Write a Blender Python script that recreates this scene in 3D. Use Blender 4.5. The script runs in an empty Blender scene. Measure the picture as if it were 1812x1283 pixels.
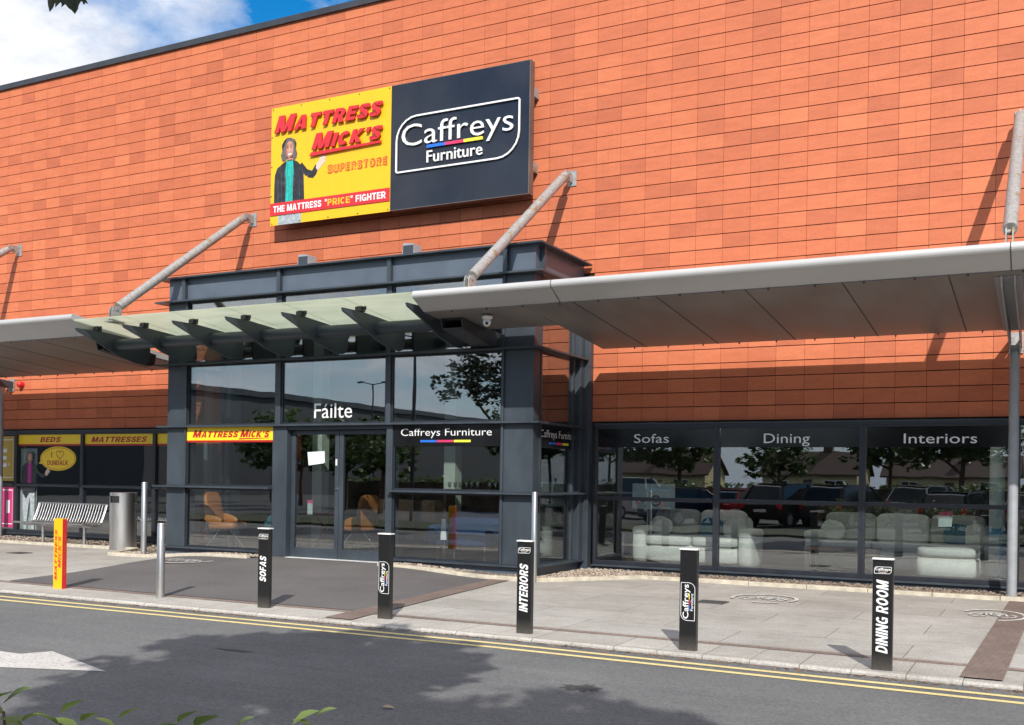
import bpy, bmesh, math, random
from mathutils import Vector, Matrix, Quaternion
random.seed(7)
S = bpy.context.scene
COL = S.collection
# ------------------------------------------------------------------ camera
CAM = (7.547, -17.806, 1.648)
def cam_axes(yaw, roll):
    f = Vector((math.sin(yaw), math.cos(yaw), 0)); r = Vector((math.cos(yaw), -math.sin(yaw), 0)); u = r.cross(f)
    c, s = math.cos(roll), math.sin(roll)
    return c*r + s*u, -s*r + c*u, f
cr, cu_, cf = cam_axes(-0.476902, 0.0149919)
cd = bpy.data.cameras.new('camera'); cam = bpy.data.objects.new('camera', cd); COL.objects.link(cam)
m = Matrix((cr, cu_, -cf)).transposed().to_4x4(); m.translation = Vector(CAM); cam.matrix_world = m
cd.sensor_fit = 'HORIZONTAL'; cd.sensor_width = 36; cd.lens = 36*1850/1812; cd.shift_y = (848.67-641.5)/1812
cd.clip_start = 0.05; cd.clip_end = 2000
S.camera = cam
# ------------------------------------------------------------------ sky and sun
SUN_D = Vector((-0.5, 1.0, -0.82)).normalized()       # the way the light travels
EL = math.asin(-SUN_D.z); AZ = math.atan2(-SUN_D.x, -SUN_D.y)
W = bpy.data.worlds.new('World'); S.world = W; W.use_nodes = True
nt = W.node_tree; nt.nodes.clear()
def N(t, typ, **k):
    n = t.nodes.new(typ)
    for a, b in k.items(): setattr(n, a, b)
    return n
out = N(nt, 'ShaderNodeOutputWorld'); bg = N(nt, 'ShaderNodeBackground'); bg.inputs['Strength'].default_value = 0.11
sky = N(nt, 'ShaderNodeTexSky'); sky.sky_type = 'NISHITA'; sky.sun_disc = False; sky.sun_elevation = EL; sky.sun_rotation = AZ
sky.air_density = 1.0; sky.dust_density = 0.25; sky.ozone_density = 2.0
tc = N(nt, 'ShaderNodeTexCoord'); sep = N(nt, 'ShaderNodeSeparateXYZ'); nt.links.new(tc.outputs['Generated'], sep.inputs[0])
den = N(nt, 'ShaderNodeMath', operation='ADD'); den.inputs[1].default_value = 0.22; nt.links.new(sep.outputs['Z'], den.inputs[0])
dmx = N(nt, 'ShaderNodeMath', operation='MAXIMUM'); dmx.inputs[1].default_value = 0.05; nt.links.new(den.outputs[0], dmx.inputs[0])
vx = N(nt, 'ShaderNodeMath', operation='DIVIDE'); vy = N(nt, 'ShaderNodeMath', operation='DIVIDE')
nt.links.new(sep.outputs['X'], vx.inputs[0]); nt.links.new(dmx.outputs[0], vx.inputs[1])
nt.links.new(sep.outputs['Y'], vy.inputs[0]); nt.links.new(dmx.outputs[0], vy.inputs[1])
cmb = N(nt, 'ShaderNodeCombineXYZ'); nt.links.new(vx.outputs[0], cmb.inputs[0]); nt.links.new(vy.outputs[0], cmb.inputs[1]); cmb.inputs[2].default_value = 3.7
cn = N(nt, 'ShaderNodeTexNoise'); cn.inputs['Scale'].default_value = 1.5; cn.inputs['Detail'].default_value = 9; cn.inputs['Roughness'].default_value = 0.56; cn.inputs['Distortion'].default_value = 0.3
nt.links.new(cmb.outputs[0], cn.inputs['Vector'])
cr1 = N(nt, 'ShaderNodeValToRGB'); cr1.color_ramp.elements[0].position = 0.43; cr1.color_ramp.elements[1].position = 0.56
nt.links.new(cn.outputs['Fac'], cr1.inputs[0])
cn2 = N(nt, 'ShaderNodeTexNoise'); cn2.inputs['Scale'].default_value = 3.1; cn2.inputs['Detail'].default_value = 8; cn2.inputs['Roughness'].default_value = 0.6
nt.links.new(cmb.outputs[0], cn2.inputs['Vector'])
cr2 = N(nt, 'ShaderNodeValToRGB'); e = cr2.color_ramp.elements; e[0].position = 0.34; e[0].color = (5.6, 5.9, 6.7, 1); e[1].position = 0.62; e[1].color = (10.5, 10.5, 10.6, 1)
nt.links.new(cn2.outputs['Fac'], cr2.inputs[0])
mx = N(nt, 'ShaderNodeMix', data_type='RGBA'); nt.links.new(cr1.outputs[0], mx.inputs[0]); hs = N(nt, 'ShaderNodeHueSaturation'); hs.inputs['Saturation'].default_value = 1.5; hs.inputs['Value'].default_value = 1.2; nt.links.new(sky.outputs[0], hs.inputs['Color']); nt.links.new(hs.outputs[0], mx.inputs[6]); nt.links.new(cr2.outputs[0], mx.inputs[7])
hz_ = N(nt, 'ShaderNodeMapRange'); hz_.inputs[1].default_value = 0.02; hz_.inputs[2].default_value = 0.20; hz_.inputs[3].default_value = 0.92; hz_.inputs[4].default_value = 0.0; nt.links.new(sep.outputs['Z'], hz_.inputs[0])
mh = N(nt, 'ShaderNodeMix', data_type='RGBA'); nt.links.new(hz_.outputs[0], mh.inputs[0]); nt.links.new(mx.outputs[2], mh.inputs[6]); mh.inputs[7].default_value = (5.6, 6.5, 7.8, 1)
nt.links.new(mh.outputs[2], bg.inputs['Color']); nt.links.new(bg.outputs[0], out.inputs[0])
sl = bpy.data.lights.new('sun', 'SUN'); sl.energy = 4.6; sl.angle = math.radians(0.53); sl.color = (1.0, 0.95, 0.87)
so = bpy.data.objects.new('sun', sl); COL.objects.link(so); so.rotation_euler = SUN_D.to_track_quat('-Z', 'Y').to_euler(); so.location = (20, -40, 35)
S.view_settings.view_transform = 'Standard'; S.view_settings.look = 'None'; S.view_settings.gamma = 1; S.view_settings.exposure = 0.22
S.render.engine = 'CYCLES'
S.cycles.max_bounces = 8; S.cycles.transparent_max_bounces = 12; S.cycles.use_denoising = True; S.cycles.caustics_reflective = False; S.cycles.caustics_refractive = False
# ------------------------------------------------------------------ materials
def newmat(name):
    mt = bpy.data.materials.new(name); mt.use_nodes = True
    t = mt.node_tree; b = t.nodes['Principled BSDF']
    return mt, t, b
def coords(t, scale=(1, 1, 1)):
    c = N(t, 'ShaderNodeTexCoord'); mp = N(t, 'ShaderNodeMapping'); mp.inputs['Scale'].default_value = scale
    t.links.new(c.outputs['Object'], mp.inputs[0]); return mp.outputs[0]
def noise(t, vec, scale, detail=5, rough=0.55):
    n = N(t, 'ShaderNodeTexNoise'); n.inputs['Scale'].default_value = scale; n.inputs['Detail'].default_value = detail; n.inputs['Roughness'].default_value = rough
    t.links.new(vec, n.inputs['Vector']); return n.outputs['Fac']
def ramp(t, fac, stops):
    r = N(t, 'ShaderNodeValToRGB'); els = r.color_ramp.elements
    els[0].position, els[0].color = stops[0][0], (*stops[0][1], 1); els[1].position, els[1].color = stops[-1][0], (*stops[-1][1], 1)
    for p, c in stops[1:-1]: q = els.new(p); q.color = (*c, 1)
    t.links.new(fac, r.inputs[0]); return r.outputs[0]
def mixc(t, fac, a, b, mode='MIX'):
    n = N(t, 'ShaderNodeMix', data_type='RGBA', blend_type=mode)
    if isinstance(fac, (int, float)): n.inputs[0].default_value = fac
    else: t.links.new(fac, n.inputs[0])
    for k, v in ((6, a), (7, b)):
        if isinstance(v, tuple): n.inputs[k].default_value = (*v, 1)
        else: t.links.new(v, n.inputs[k])
    return n.outputs[2]
def bump(t, b, h, strength, dist=0.01):
    n = N(t, 'ShaderNodeBump'); n.inputs['Strength'].default_value = strength; n.inputs['Distance'].default_value = dist
    t.links.new(h, n.inputs['Height']); t.links.new(n.outputs[0], b.inputs['Normal'])
def mul(c, k): return tuple(min(1, x*k) for x in c)
def mat(name, col, rough=0.5, metal=0.0, var=0.12, nscale=6.0, bmp=0.0, stretch=(1, 1, 1), spec=None):
    mt, t, b = newmat(name)
    v = coords(t, stretch); f = noise(t, v, nscale, 6)
    t.links.new(ramp(t, f, [(0.3, mul(col, 1-var)), (0.7, mul(col, 1+var))]), b.inputs['Base Color'])
    b.inputs['Metallic'].default_value = metal
    rr = N(t, 'ShaderNodeMapRange'); rr.inputs[1].default_value = 0.3; rr.inputs[2].default_value = 0.7; rr.inputs[3].default_value = max(0, rough-0.08); rr.inputs[4].default_value = min(1, rough+0.08)
    t.links.new(f, rr.inputs[0]); t.links.new(rr.outputs[0], b.inputs['Roughness'])
    if spec is not None: b.inputs['Specular IOR Level'].default_value = spec
    if bmp: bump(t, b, noise(t, v, nscale*8, 4), bmp)
    return mt
M = {}
# terracotta rainscreen tiles: per-tile tone in a colour attribute
mt, t, b = newmat('terracotta'); v = coords(t)
at = N(t, 'ShaderNodeAttribute', attribute_name='tone')
base = ramp(t, at.outputs['Fac'], [(0.0, (0.425, 0.112, 0.050)), (0.5, (0.525, 0.145, 0.063)), (1.0, (0.60, 0.180, 0.079))])
f1 = noise(t, coords(t, (1.4, 1, 5)), 2.0, 7); base = mixc(t, 1.0, base, ramp(t, f1, [(0.3, (0.9, 0.88, 0.86)), (0.7, (1.05, 1.05, 1.05))]), 'MULTIPLY')
f2 = noise(t, coords(t, (2.2, 1, 0.5)), 1.1, 8, 0.7); base = mixc(t, ramp(t, f2, [(0.60, (0, 0, 0)), (0.78, (0.35, 0.35, 0.35))]), base, (0.34, 0.11, 0.06))
f3 = noise(t, coords(t, (3.1, 1, 1.4)), 2.3, 6, 0.75); f4 = noise(t, coords(t, (9, 1, 0.35)), 1.0, 5, 0.6); base = mixc(t, ramp(t, f4, [(0.58, (0, 0, 0)), (0.80, (0.42, 0.42, 0.42))]), base, (0.30, 0.085, 0.045))
f5 = noise(t, v, 24, 5, 0.8); base = mixc(t, 1.0, base, ramp(t, f5, [(0.37, (0.93, 0.92, 0.91)), (0.63, (1.06, 1.06, 1.06))]), 'MULTIPLY')
base = mixc(t, ramp(t, f3, [(0.745, (0, 0, 0)), (0.78, (0.5, 0.5, 0.5))]), base, (0.62, 0.42, 0.33))
t.links.new(base, b.inputs['Base Color']); b.inputs['Roughness'].default_value = 0.72; bump(t, b, noise(t, v, 90, 4), 0.12, 0.004)
M['tile'] = mt
M['joint'] = mat('joint_backing', (0.05, 0.02, 0.014), 0.9)
M['steel'] = mat('painted_steel', (0.040, 0.051, 0.064), 0.42, 0, 0.22, 2.2, 0.0, (1, 1, 0.5))
M['steel_dark'] = mat('painted_steel_dark', (0.030, 0.034, 0.043), 0.45, 0, 0.25, 3)
M['frame'] = mat('window_frame_paint', (0.019, 0.022, 0.030), 0.38, 0, 0.15, 4)
M['panel'] = mat('fascia_panel_paint', (0.088, 0.112, 0.145), 0.36, 0, 0.16, 1.5)
M['canopy'] = mat('canopy_aluminium', (0.50, 0.495, 0.49), 0.38, 0.15, 0.10, 1.6, 0, (0.3, 1, 1))
M['canopy_dirt'] = mat('canopy_top_grime', (0.40, 0.39, 0.37), 0.7, 0, 0.25, 4)
M['edge'] = mat('sign_edge_metal', (0.17, 0.135, 0.12), 0.35, 0.4, 0.15, 2)
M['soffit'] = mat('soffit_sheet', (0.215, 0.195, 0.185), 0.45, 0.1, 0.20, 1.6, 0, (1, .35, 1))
M['seam'] = mat('soffit_seam', (0.06, 0.055, 0.052), 0.8)
M['post'] = mat('post_paint', (0.33, 0.345, 0.365), 0.45, 0.2, 0.1, 5)
# galvanised steel with rusty blotches
mt, t, b = newmat('galvanised'); v = coords(t)
g = ramp(t, noise(t, v, 22, 6, 0.65), [(0.3, (0.24, 0.235, 0.225)), (0.7, (0.46, 0.46, 0.45))])
rf = ramp(t, noise(t, v, 3.6, 5, 0.6), [(0.585, (0, 0, 0)), (0.65, (1, 1, 1))])
t.links.new(mixc(t, rf, g, ramp(t, noise(t, v, 25, 4), [(0.3, (0.24, 0.15, 0.07)), (0.7, (0.36, 0.27, 0.16))])), b.inputs['Base Color'])
b.inputs['Roughness'].default_value = 0.55; b.inputs['Metallic'].default_value = 0.35; M['galv'] = mt
M['inox'] = mat('brushed_stainless', (0.62, 0.60, 0.57), 0.33, 1.0, 0.04, 5, 0.0, (1, 1, 0.2))
M['inox2'] = mat('bench_stainless', (0.42, 0.42, 0.43), 0.45, 1.0, 0.1, 8)
M['dark'] = mat('dark_void', (0.012, 0.012, 0.013), 0.6)
mt, t, b = newmat('black_plastic'); v = coords(t)
c = mixc(t, ramp(t, noise(t, coords(t, (3, 3, 1)), 5, 8, 0.75), [(0.58, (0, 0, 0)), (0.78, (0.5, 0.5, 0.5))]), (0.012, 0.012, 0.013), (0.075, 0.07, 0.065))
sx = N(t, 'ShaderNodeSeparateXYZ'); t.links.new(v, sx.inputs[0]); dr = N(t, 'ShaderNodeMapRange'); dr.inputs[1].default_value = 0.0; dr.inputs[2].default_value = 0.16; dr.inputs[3].default_value = 0.55; dr.inputs[4].default_value = 0.0; t.links.new(sx.outputs['Z'], dr.inputs[0])
dm = N(t, 'ShaderNodeMath', operation='MULTIPLY'); t.links.new(dr.outputs[0], dm.inputs[0]); t.links.new(noise(t, v, 30, 6, 0.7), dm.inputs[1])
c = mixc(t, dm.outputs[0], c, (0.20, 0.18, 0.155)); t.links.new(c, b.inputs['Base Color']); b.inputs['Roughness'].default_value = 0.3; M['black'] = mt
M['capmetal'] = mat('cap_white', (0.78, 0.78, 0.78), 0.35, 0.0)
M['white'] = mat('white_vinyl', (0.80, 0.80, 0.80), 0.4, 0, 0.03)
M['whitelet'] = mat('white_letter', (0.82, 0.82, 0.82), 0.35, 0, 0.02)
M['yellow'] = mat('yellow_vinyl', (0.80, 0.455, 0.008), 0.33, 0, 0.04, 3)
M['yellowstrip'] = mat('yellow_film', (0.93, 0.63, 0.02), 0.4, 0, 0.05, 3)
M['red'] = mat('red_vinyl', (0.58, 0.022, 0.030), 0.35, 0, 0.05)
M['darkred'] = mat('dark_red_vinyl', (0.42, 0.012, 0.012), 0.4, 0, 0.05)
M['orangeline'] = mat('orange_red_vinyl', (0.56, 0.10, 0.02), 0.4, 0, 0.05)
M['signblack'] = mat('black_gloss_panel', (0.020, 0.022, 0.030), 0.13, 0, 0.25, 0.8)
M['blackfilm'] = mat('black_film', (0.010, 0.010, 0.012), 0.12, 0, 0.15, 1)
M['blue'] = mat('blue_vinyl', (0.02, 0.15, 0.62), 0.4, 0, 0.03)
M['pink'] = mat('crimson_vinyl', (0.60, 0.04, 0.13), 0.4, 0, 0.03)
M['lemon'] = mat('lemon_vinyl', (0.80, 0.76, 0.06), 0.4, 0, 0.03)
M['gold'] = mat('gold_poster', (0.52, 0.34, 0.035), 0.4, 0, 0.05)
M['magenta'] = mat('magenta_poster', (0.50, 0.035, 0.16), 0.4, 0, 0.06)
M['skin'] = mat('printed_skin', (0.50, 0.24, 0.17), 0.4, 0, 0.2, 30)
M['skin2'] = mat('printed_skin_pale', (0.70, 0.50, 0.42), 0.4, 0, 0.1, 30)
M['hair'] = mat('printed_hair', (0.10, 0.075, 0.065), 0.5, 0, 0.6, 25)
M['hairg'] = mat('printed_grey_hair', (0.115, 0.10, 0.095), 0.5, 0, 0.5, 25)
M['jacket'] = mat('printed_jacket', (0.022, 0.023, 0.028), 0.4, 0, 0.6, 12)
M['jacketfold'] = mat('printed_jacket_fold', (0.05, 0.05, 0.058), 0.4, 0, 0.5, 12)
M['tealdark'] = mat('printed_teal_fold', (0.01, 0.27, 0.24), 0.4, 0, 0.2, 12)
M['skinshade'] = mat('printed_skin_shade', (0.33, 0.13, 0.095), 0.4, 0, 0.25, 40)
M['teal'] = mat('printed_teal_shirt', (0.015, 0.42, 0.36), 0.4, 0, 0.25, 18)
M['magshirt'] = mat('printed_magenta_shirt', (0.42, 0.015, 0.22), 0.4, 0, 0.2, 18)
M['jeans'] = mat('printed_pale_jeans', (0.34, 0.38, 0.40), 0.4, 0, 0.3, 14)
M['paper'] = mat('paper', (0.74, 0.74, 0.80), 0.7, 0, 0.03)
M['concrete'] = mat('edging_concrete', (0.50, 0.45, 0.36), 0.85, 0, 0.22, 9, 0.3)
M['rubber'] = mat('tyre_rubber', (0.018, 0.018, 0.018), 0.7)
M['bark'] = mat('bark', (0.10, 0.075, 0.055), 0.9, 0, 0.4, 8, 0.5)
def leafmat(name, col, trans=0.35):
    mt, t, b = newmat(name); v = coords(t)
    c = ramp(t, noise(t, v, 1.3, 6, 0.7), [(0.32, mul(col, 0.6)), (0.68, mul(col, 1.5))])
    t.links.new(c, b.inputs['Base Color']); b.inputs['Roughness'].default_value = 0.5
    tr = N(t, 'ShaderNodeBsdfTranslucent'); t.links.new(c, tr.inputs[0]); ms = N(t, 'ShaderNodeMixShader'); ms.inputs[0].default_value = trans
    o = t.nodes['Material Output']; t.links.new(b.outputs[0], ms.inputs[1]); t.links.new(tr.outputs[0], ms.inputs[2]); t.links.new(ms.outputs[0], o.inputs[0])
    return mt
M['leaf'] = leafmat('tree_leaves', (0.085, 0.14, 0.032))
M['leafdark'] = leafmat('maple_leaves', (0.050, 0.060, 0.028), 0.25)
M['leafhedge'] = leafmat('hedge_leaves', (0.22, 0.30, 0.085), 0.4)
M['stem'] = mat('reddish_stem', (0.22, 0.12, 0.07), 0.7)
# glass: clear sheet with a mirror share that grows towards grazing
def glassmat(name, tint, base_refl=0.085, rough=0.0):
    mt = bpy.data.materials.new(name); mt.use_nodes = True; t = mt.node_tree; t.nodes.clear()
    o = N(t, 'ShaderNodeOutputMaterial'); ms = N(t, 'ShaderNodeMixShader'); tr = N(t, 'ShaderNodeBsdfTransparent'); gl = N(t, 'ShaderNodeBsdfGlossy')
    tr.inputs[0].default_value = (*tint, 1); gl.inputs['Roughness'].default_value = rough; gl.inputs[0].default_value = (1, 1, 1, 1)
    lw = N(t, 'ShaderNodeLayerWeight'); lw.inputs['Blend'].default_value = 0.5
    p = N(t, 'ShaderNodeMath', operation='POWER'); p.inputs[1].default_value = 4.0; t.links.new(lw.outputs['Facing'], p.inputs[0])
    mr = N(t, 'ShaderNodeMapRange'); mr.inputs[3].default_value = base_refl; mr.inputs[4].default_value = 1.0; t.links.new(p.outputs[0], mr.inputs[0])
    wv = noise(t, coords(t, (1, 1, .6)), 0.9, 2, 0.4); bp = N(t, 'ShaderNodeBump'); bp.inputs['Strength'].default_value = 0.12; bp.inputs['Distance'].default_value = 0.02; t.links.new(wv, bp.inputs['Height']); t.links.new(bp.outputs[0], gl.inputs['Normal'])
    t.links.new(mr.outputs[0], ms.inputs[0]); t.links.new(tr.outputs[0], ms.inputs[1]); t.links.new(gl.outputs[0], ms.inputs[2]); t.links.new(ms.outputs[0], o.inputs[0])
    return mt
M['glass'] = glassmat('shop_glass', (0.90, 0.94, 0.94), 0.15)
M['upglass'] = glassmat('porch_glass', (0.78, 0.85, 0.86), 0.20)
M['carglass'] = mat('car_glass', (0.012, 0.014, 0.016), 0.05)
mt, t, b = newmat('frosted_glass'); v = coords(t)
cc = ramp(t, noise(t, coords(t, (0.4, 1.5, 1)), 2.5, 6), [(0.3, (0.66, 0.71, 0.60)), (0.7, (0.80, 0.83, 0.72))])
t.links.new(cc, b.inputs['Base Color']); b.inputs['Roughness'].default_value = 0.25
tr = N(t, 'ShaderNodeBsdfTranslucent'); t.links.new(cc, tr.inputs[0]); ms = N(t, 'ShaderNodeMixShader'); ms.inputs[0].default_value = 0.72
t.links.new(b.outputs[0], ms.inputs[1]); t.links.new(tr.outputs[0], ms.inputs[2]); tp = N(t, 'ShaderNodeBsdfTransparent'); tp.inputs[0].default_value = (.9, .95, .88, 1); m2 = N(t, 'ShaderNodeMixShader'); m2.inputs[0].default_value = 0.24; t.links.new(ms.outputs[0], m2.inputs[1]); t.links.new(tp.outputs[0], m2.inputs[2])
t.links.new(m2.outputs[0], t.nodes['Material Output'].inputs[0]); M['frost'] = mt
def emis(name, col, k):
    mt, t, b = newmat(name); b.inputs['Emission Color'].default_value = (*col, 1); b.inputs['Emission Strength'].default_value = k; return mt
M['lamp'] = emis('downlight_glow', (1, 0.95, 0.85), 60)
# ground materials
mt, t, b = newmat('asphalt'); v = coords(t)
c = ramp(t, noise(t, v, 0.55, 7, 0.6), [(0.35, (0.118, 0.121, 0.123)), (0.65, (0.152, 0.155, 0.156))])
c = mixc(t, 1.0, c, ramp(t, noise(t, v, 120, 3, 0.7), [(0.3, (0.72, 0.72, 0.72)), (0.7, (1.28, 1.28, 1.28))]), 'MULTIPLY')
c = mixc(t, 1.0, c, ramp(t, noise(t, coords(t, (0.15, 2.2, 1)), 1.6, 6, 0.6), [(0.3, (0.9, 0.9, 0.91)), (0.7, (1.08, 1.08, 1.07))]), 'MULTIPLY')
c = mixc(t, ramp(t, noise(t, v, 75, 2, 0.5), [(0.725, (0, 0, 0)), (0.76, (0.6, 0.6, 0.6))]), c, (0.36, 0.35, 0.33))
c = mixc(t, 1.0, c, ramp(t, noise(t, v, 36, 5, 0.8), [(0.38, (0.72, 0.72, 0.73)), (0.62, (1.26, 1.26, 1.25))]), 'MULTIPLY')
c = mixc(t, ramp(t, noise(t, coords(t, (0.5, 1.6, 1)), 1.3, 9, 0.75), [(0.60, (0, 0, 0)), (0.74, (0.35, 0.35, 0.35))]), c, (0.065, 0.067, 0.07))
c = mixc(t, ramp(t, noise(t, v, 9, 9, 0.8), [(0.71, (0, 0, 0)), (0.75, (0.5, 0.5, 0.5))]), c, (0.24, 0.235, 0.225))
t.links.new(c, b.inputs['Base Color']); b.inputs['Roughness'].default_value = 0.88; bump(t, b, noise(t, v, 140, 4), 0.5, 0.006); M['asphalt'] = mt
mt, t, b = newmat('brown_tarmac'); v = coords(t)
c = ramp(t, noise(t, v, 0.8, 7, 0.6), [(0.3, (0.100, 0.092, 0.092)), (0.7, (0.138, 0.127, 0.125))])
c = mixc(t, 1.0, c, ramp(t, noise(t, v, 45, 5, 0.85), [(0.37, (0.66, 0.66, 0.66)), (0.63, (1.34, 1.34, 1.34))]), 'MULTIPLY')
t.links.new(c, b.inputs['Base Color']); b.inputs['Roughness'].default_value = 0.88; bump(t, b, noise(t, v, 140, 4), 0.5, 0.006); M['tarmac'] = mt
def slabmat(name, bw, bh, mort, col, off=0.5, rot=0.0, mcol=(0.17, 0.15, 0.13), ms=0.006, speck=True):
    mt, t, b = newmat(name)
    c0 = N(t, 'ShaderNodeTexCoord'); mp = N(t, 'ShaderNodeMapping'); mp.inputs['Rotation'].default_value = (0, 0, rot); t.links.new(c0.outputs['Object'], mp.inputs[0]); v = mp.outputs[0]
    br = N(t, 'ShaderNodeTexBrick'); br.offset = off; br.inputs['Scale'].default_value = 1; br.inputs['Brick Width'].default_value = bw; br.inputs['Row Height'].default_value = bh
    br.inputs['Mortar Size'].default_value = ms; br.inputs['Mortar Smooth'].default_value = 0.3; br.inputs['Bias'].default_value = 0
    br.inputs['Color1'].default_value = (*mul(col, 0.92), 1); br.inputs['Color2'].default_value = (*mul(col, 1.07), 1); br.inputs['Mortar'].default_value = (*mcol, 1)
    t.links.new(v, br.inputs['Vector'])
    c = mixc(t, 1.0, br.outputs['Color'], ramp(t, noise(t, v, 0.9, 7, 0.62), [(0.28, (0.80, 0.78, 0.75)), (0.72, (1.12, 1.12, 1.11))]), 'MULTIPLY')
    if speck: c = mixc(t, 1.0, c, ramp(t, noise(t, v, 42, 5, 0.85), [(0.37, (0.70, 0.69, 0.68)), (0.63, (1.24, 1.24, 1.24))]), 'MULTIPLY')
    c = mixc(t, ramp(t, noise(t, v, 2.6, 8, 0.72), [(0.62, (0, 0, 0)), (0.75, (0.32, 0.32, 0.32))]), c, (0.20, 0.165, 0.13))
    c = mixc(t, ramp(t, noise(t, v, 11, 3, 0.5), [(0.70, (0, 0, 0)), (0.73, (0.45, 0.45, 0.45))]), c, (0.15, 0.135, 0.12))
    c = mixc(t, 1.0, c, ramp(t, noise(t, v, 5.5, 8, 0.75), [(0.3, (0.84, 0.83, 0.81)), (0.7, (1.1, 1.1, 1.1))]), 'MULTIPLY')
    t.links.new(c, b.inputs['Base Color']); b.inputs['Roughness'].default_value = 0.8
    bump(t, b, noise(t, v, 150, 3), 0.3, 0.004); return mt
M['slab'] = slabmat('granite_slab', 1.8, 0.9, 0.5, (0.415, 0.398, 0.378))
M['kerb'] = slabmat('granite_kerb', 0.92, 4.0, 0.5, (0.44, 0.425, 0.40), 0.0)
M['brickp'] = slabmat('brown_paver', 0.10, 0.205, 0.5, (0.25, 0.19, 0.165), 0.5, 0, (0.13, 0.10, 0.085), 0.005, False)
M['brickd'] = slabmat('brown_paver_band', 0.105, 0.21, 0.5, (0.205, 0.155, 0.135), 0.5, 0.1, (0.13, 0.10, 0.085), 0.004, False)
def paint(name, col, lo, hi, under):
    mt, t, b = newmat(name); v = coords(t)
    f = ramp(t, noise(t, v, 26, 7, 0.72), [(lo, (0, 0, 0)), (hi, (1, 1, 1))])
    t.links.new(mixc(t, f, under, ramp(t, noise(t, v, 3, 5), [(0.3, mul(col, 0.9)), (0.7, mul(col, 1.06))])), b.inputs['Base Color']); b.inputs['Roughness'].default_value = 0.75; return mt
M['roadyellow'] = paint('yellow_road_paint', (0.74, 0.60, 0.27), 0.33, 0.43, (0.2, 0.18, 0.13))
M['roadwhite'] = paint('worn_white_road_paint', (0.56, 0.54, 0.51), 0.33, 0.50, (0.22, 0.21, 0.20))
M['symwhite'] = paint('worn_white_symbol_paint', (0.74, 0.73, 0.71), 0.40, 0.54, (0.32, 0.30, 0.28))
M['oil'] = mat('oil_stain', (0.062, 0.062, 0.064), 0.8, 0, 0.4, 20)
M['manhole'] = mat('manhole_iron', (0.10, 0.09, 0.085), 0.7, 0.3, 0.3, 30)
M['peb'] = None
mt, t, b = newmat('pebble'); oi = N(t, 'ShaderNodeAttribute', attribute_name='tone')
t.links.new(ramp(t, oi.outputs['Fac'], [(0, (0.16, 0.12, 0.09)), (0.5, (0.36, 0.29, 0.23)), (1, (0.55, 0.48, 0.40))]), b.inputs['Base Color']); b.inputs['Roughness'].default_value = 0.8; M['peb'] = mt
M['soil'] = mat('gravel_soil', (0.16, 0.125, 0.10), 0.95, 0, 0.3, 14, 0.4)
M['verge'] = mat('verge_soil_grass', (0.045, 0.055, 0.025), 0.9, 0, 0.4, 5, 0.4)
M['carpark'] = mat('car_park_asphalt', (0.07, 0.07, 0.072), 0.9, 0, 0.2, 1.5, 0.2)
# interior
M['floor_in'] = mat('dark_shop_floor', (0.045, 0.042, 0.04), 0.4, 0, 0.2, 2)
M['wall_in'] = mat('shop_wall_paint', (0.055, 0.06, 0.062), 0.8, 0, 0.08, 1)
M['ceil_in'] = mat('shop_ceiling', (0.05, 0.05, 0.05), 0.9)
M['cream'] = mat('cream_plaster', (0.58, 0.58, 0.50), 0.8, 0, 0.06, 2)
M['fabric'] = mat('cream_upholstery', (0.62, 0.60, 0.55), 0.95, 0, 0.10, 18, 0.4)
M['cushiong'] = mat('grey_cushion', (0.36, 0.35, 0.32), 0.95, 0, 0.12, 18, 0.4)
M['cushblue'] = mat('teal_blue_cushion', (0.03, 0.13, 0.20), 0.9, 0, 0.15, 18, 0.3)
M['tan'] = mat('tan_leather', (0.45, 0.165, 0.05), 0.45, 0, 0.14, 6)
M['tealf'] = mat('teal_velvet', (0.03, 0.16, 0.22), 0.8, 0, 0.2, 12)
M['bluef'] = mat('blue_velvet', (0.014, 0.045, 0.13), 0.8, 0, 0.2, 10)
M['maroon'] = mat('maroon_paint', (0.16, 0.012, 0.018), 0.4)
M['walnut'] = mat('dark_wood', (0.07, 0.042, 0.028), 0.4, 0, 0.3, 6, 0, (1, 6, 1))
M['chrome'] = mat('chrome', (0.7, 0.7, 0.7), 0.12, 1.0)
M['bluewrap'] = mat('blue_film', (0.06, 0.27, 0.42), 0.4)
M['palecol'] = mat('pale_column', (0.42, 0.48, 0.46), 0.5)
M['glassware'] = glassmat('glassware', (0.7, 0.75, 0.75), 0.3)
# far things
M['roofbrown'] = mat('brown_roof_tiles', (0.085, 0.052, 0.040), 0.85, 0, 0.25, 3, 0.3, (6, 1, 1))
M['wallcream'] = mat('cream_render', (0.62, 0.53, 0.30), 0.85, 0, 0.08, 2)
M['wallgrey'] = mat('grey_cladding', (0.045, 0.048, 0.055), 0.6, 0, 0.1, 0.5)
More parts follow.
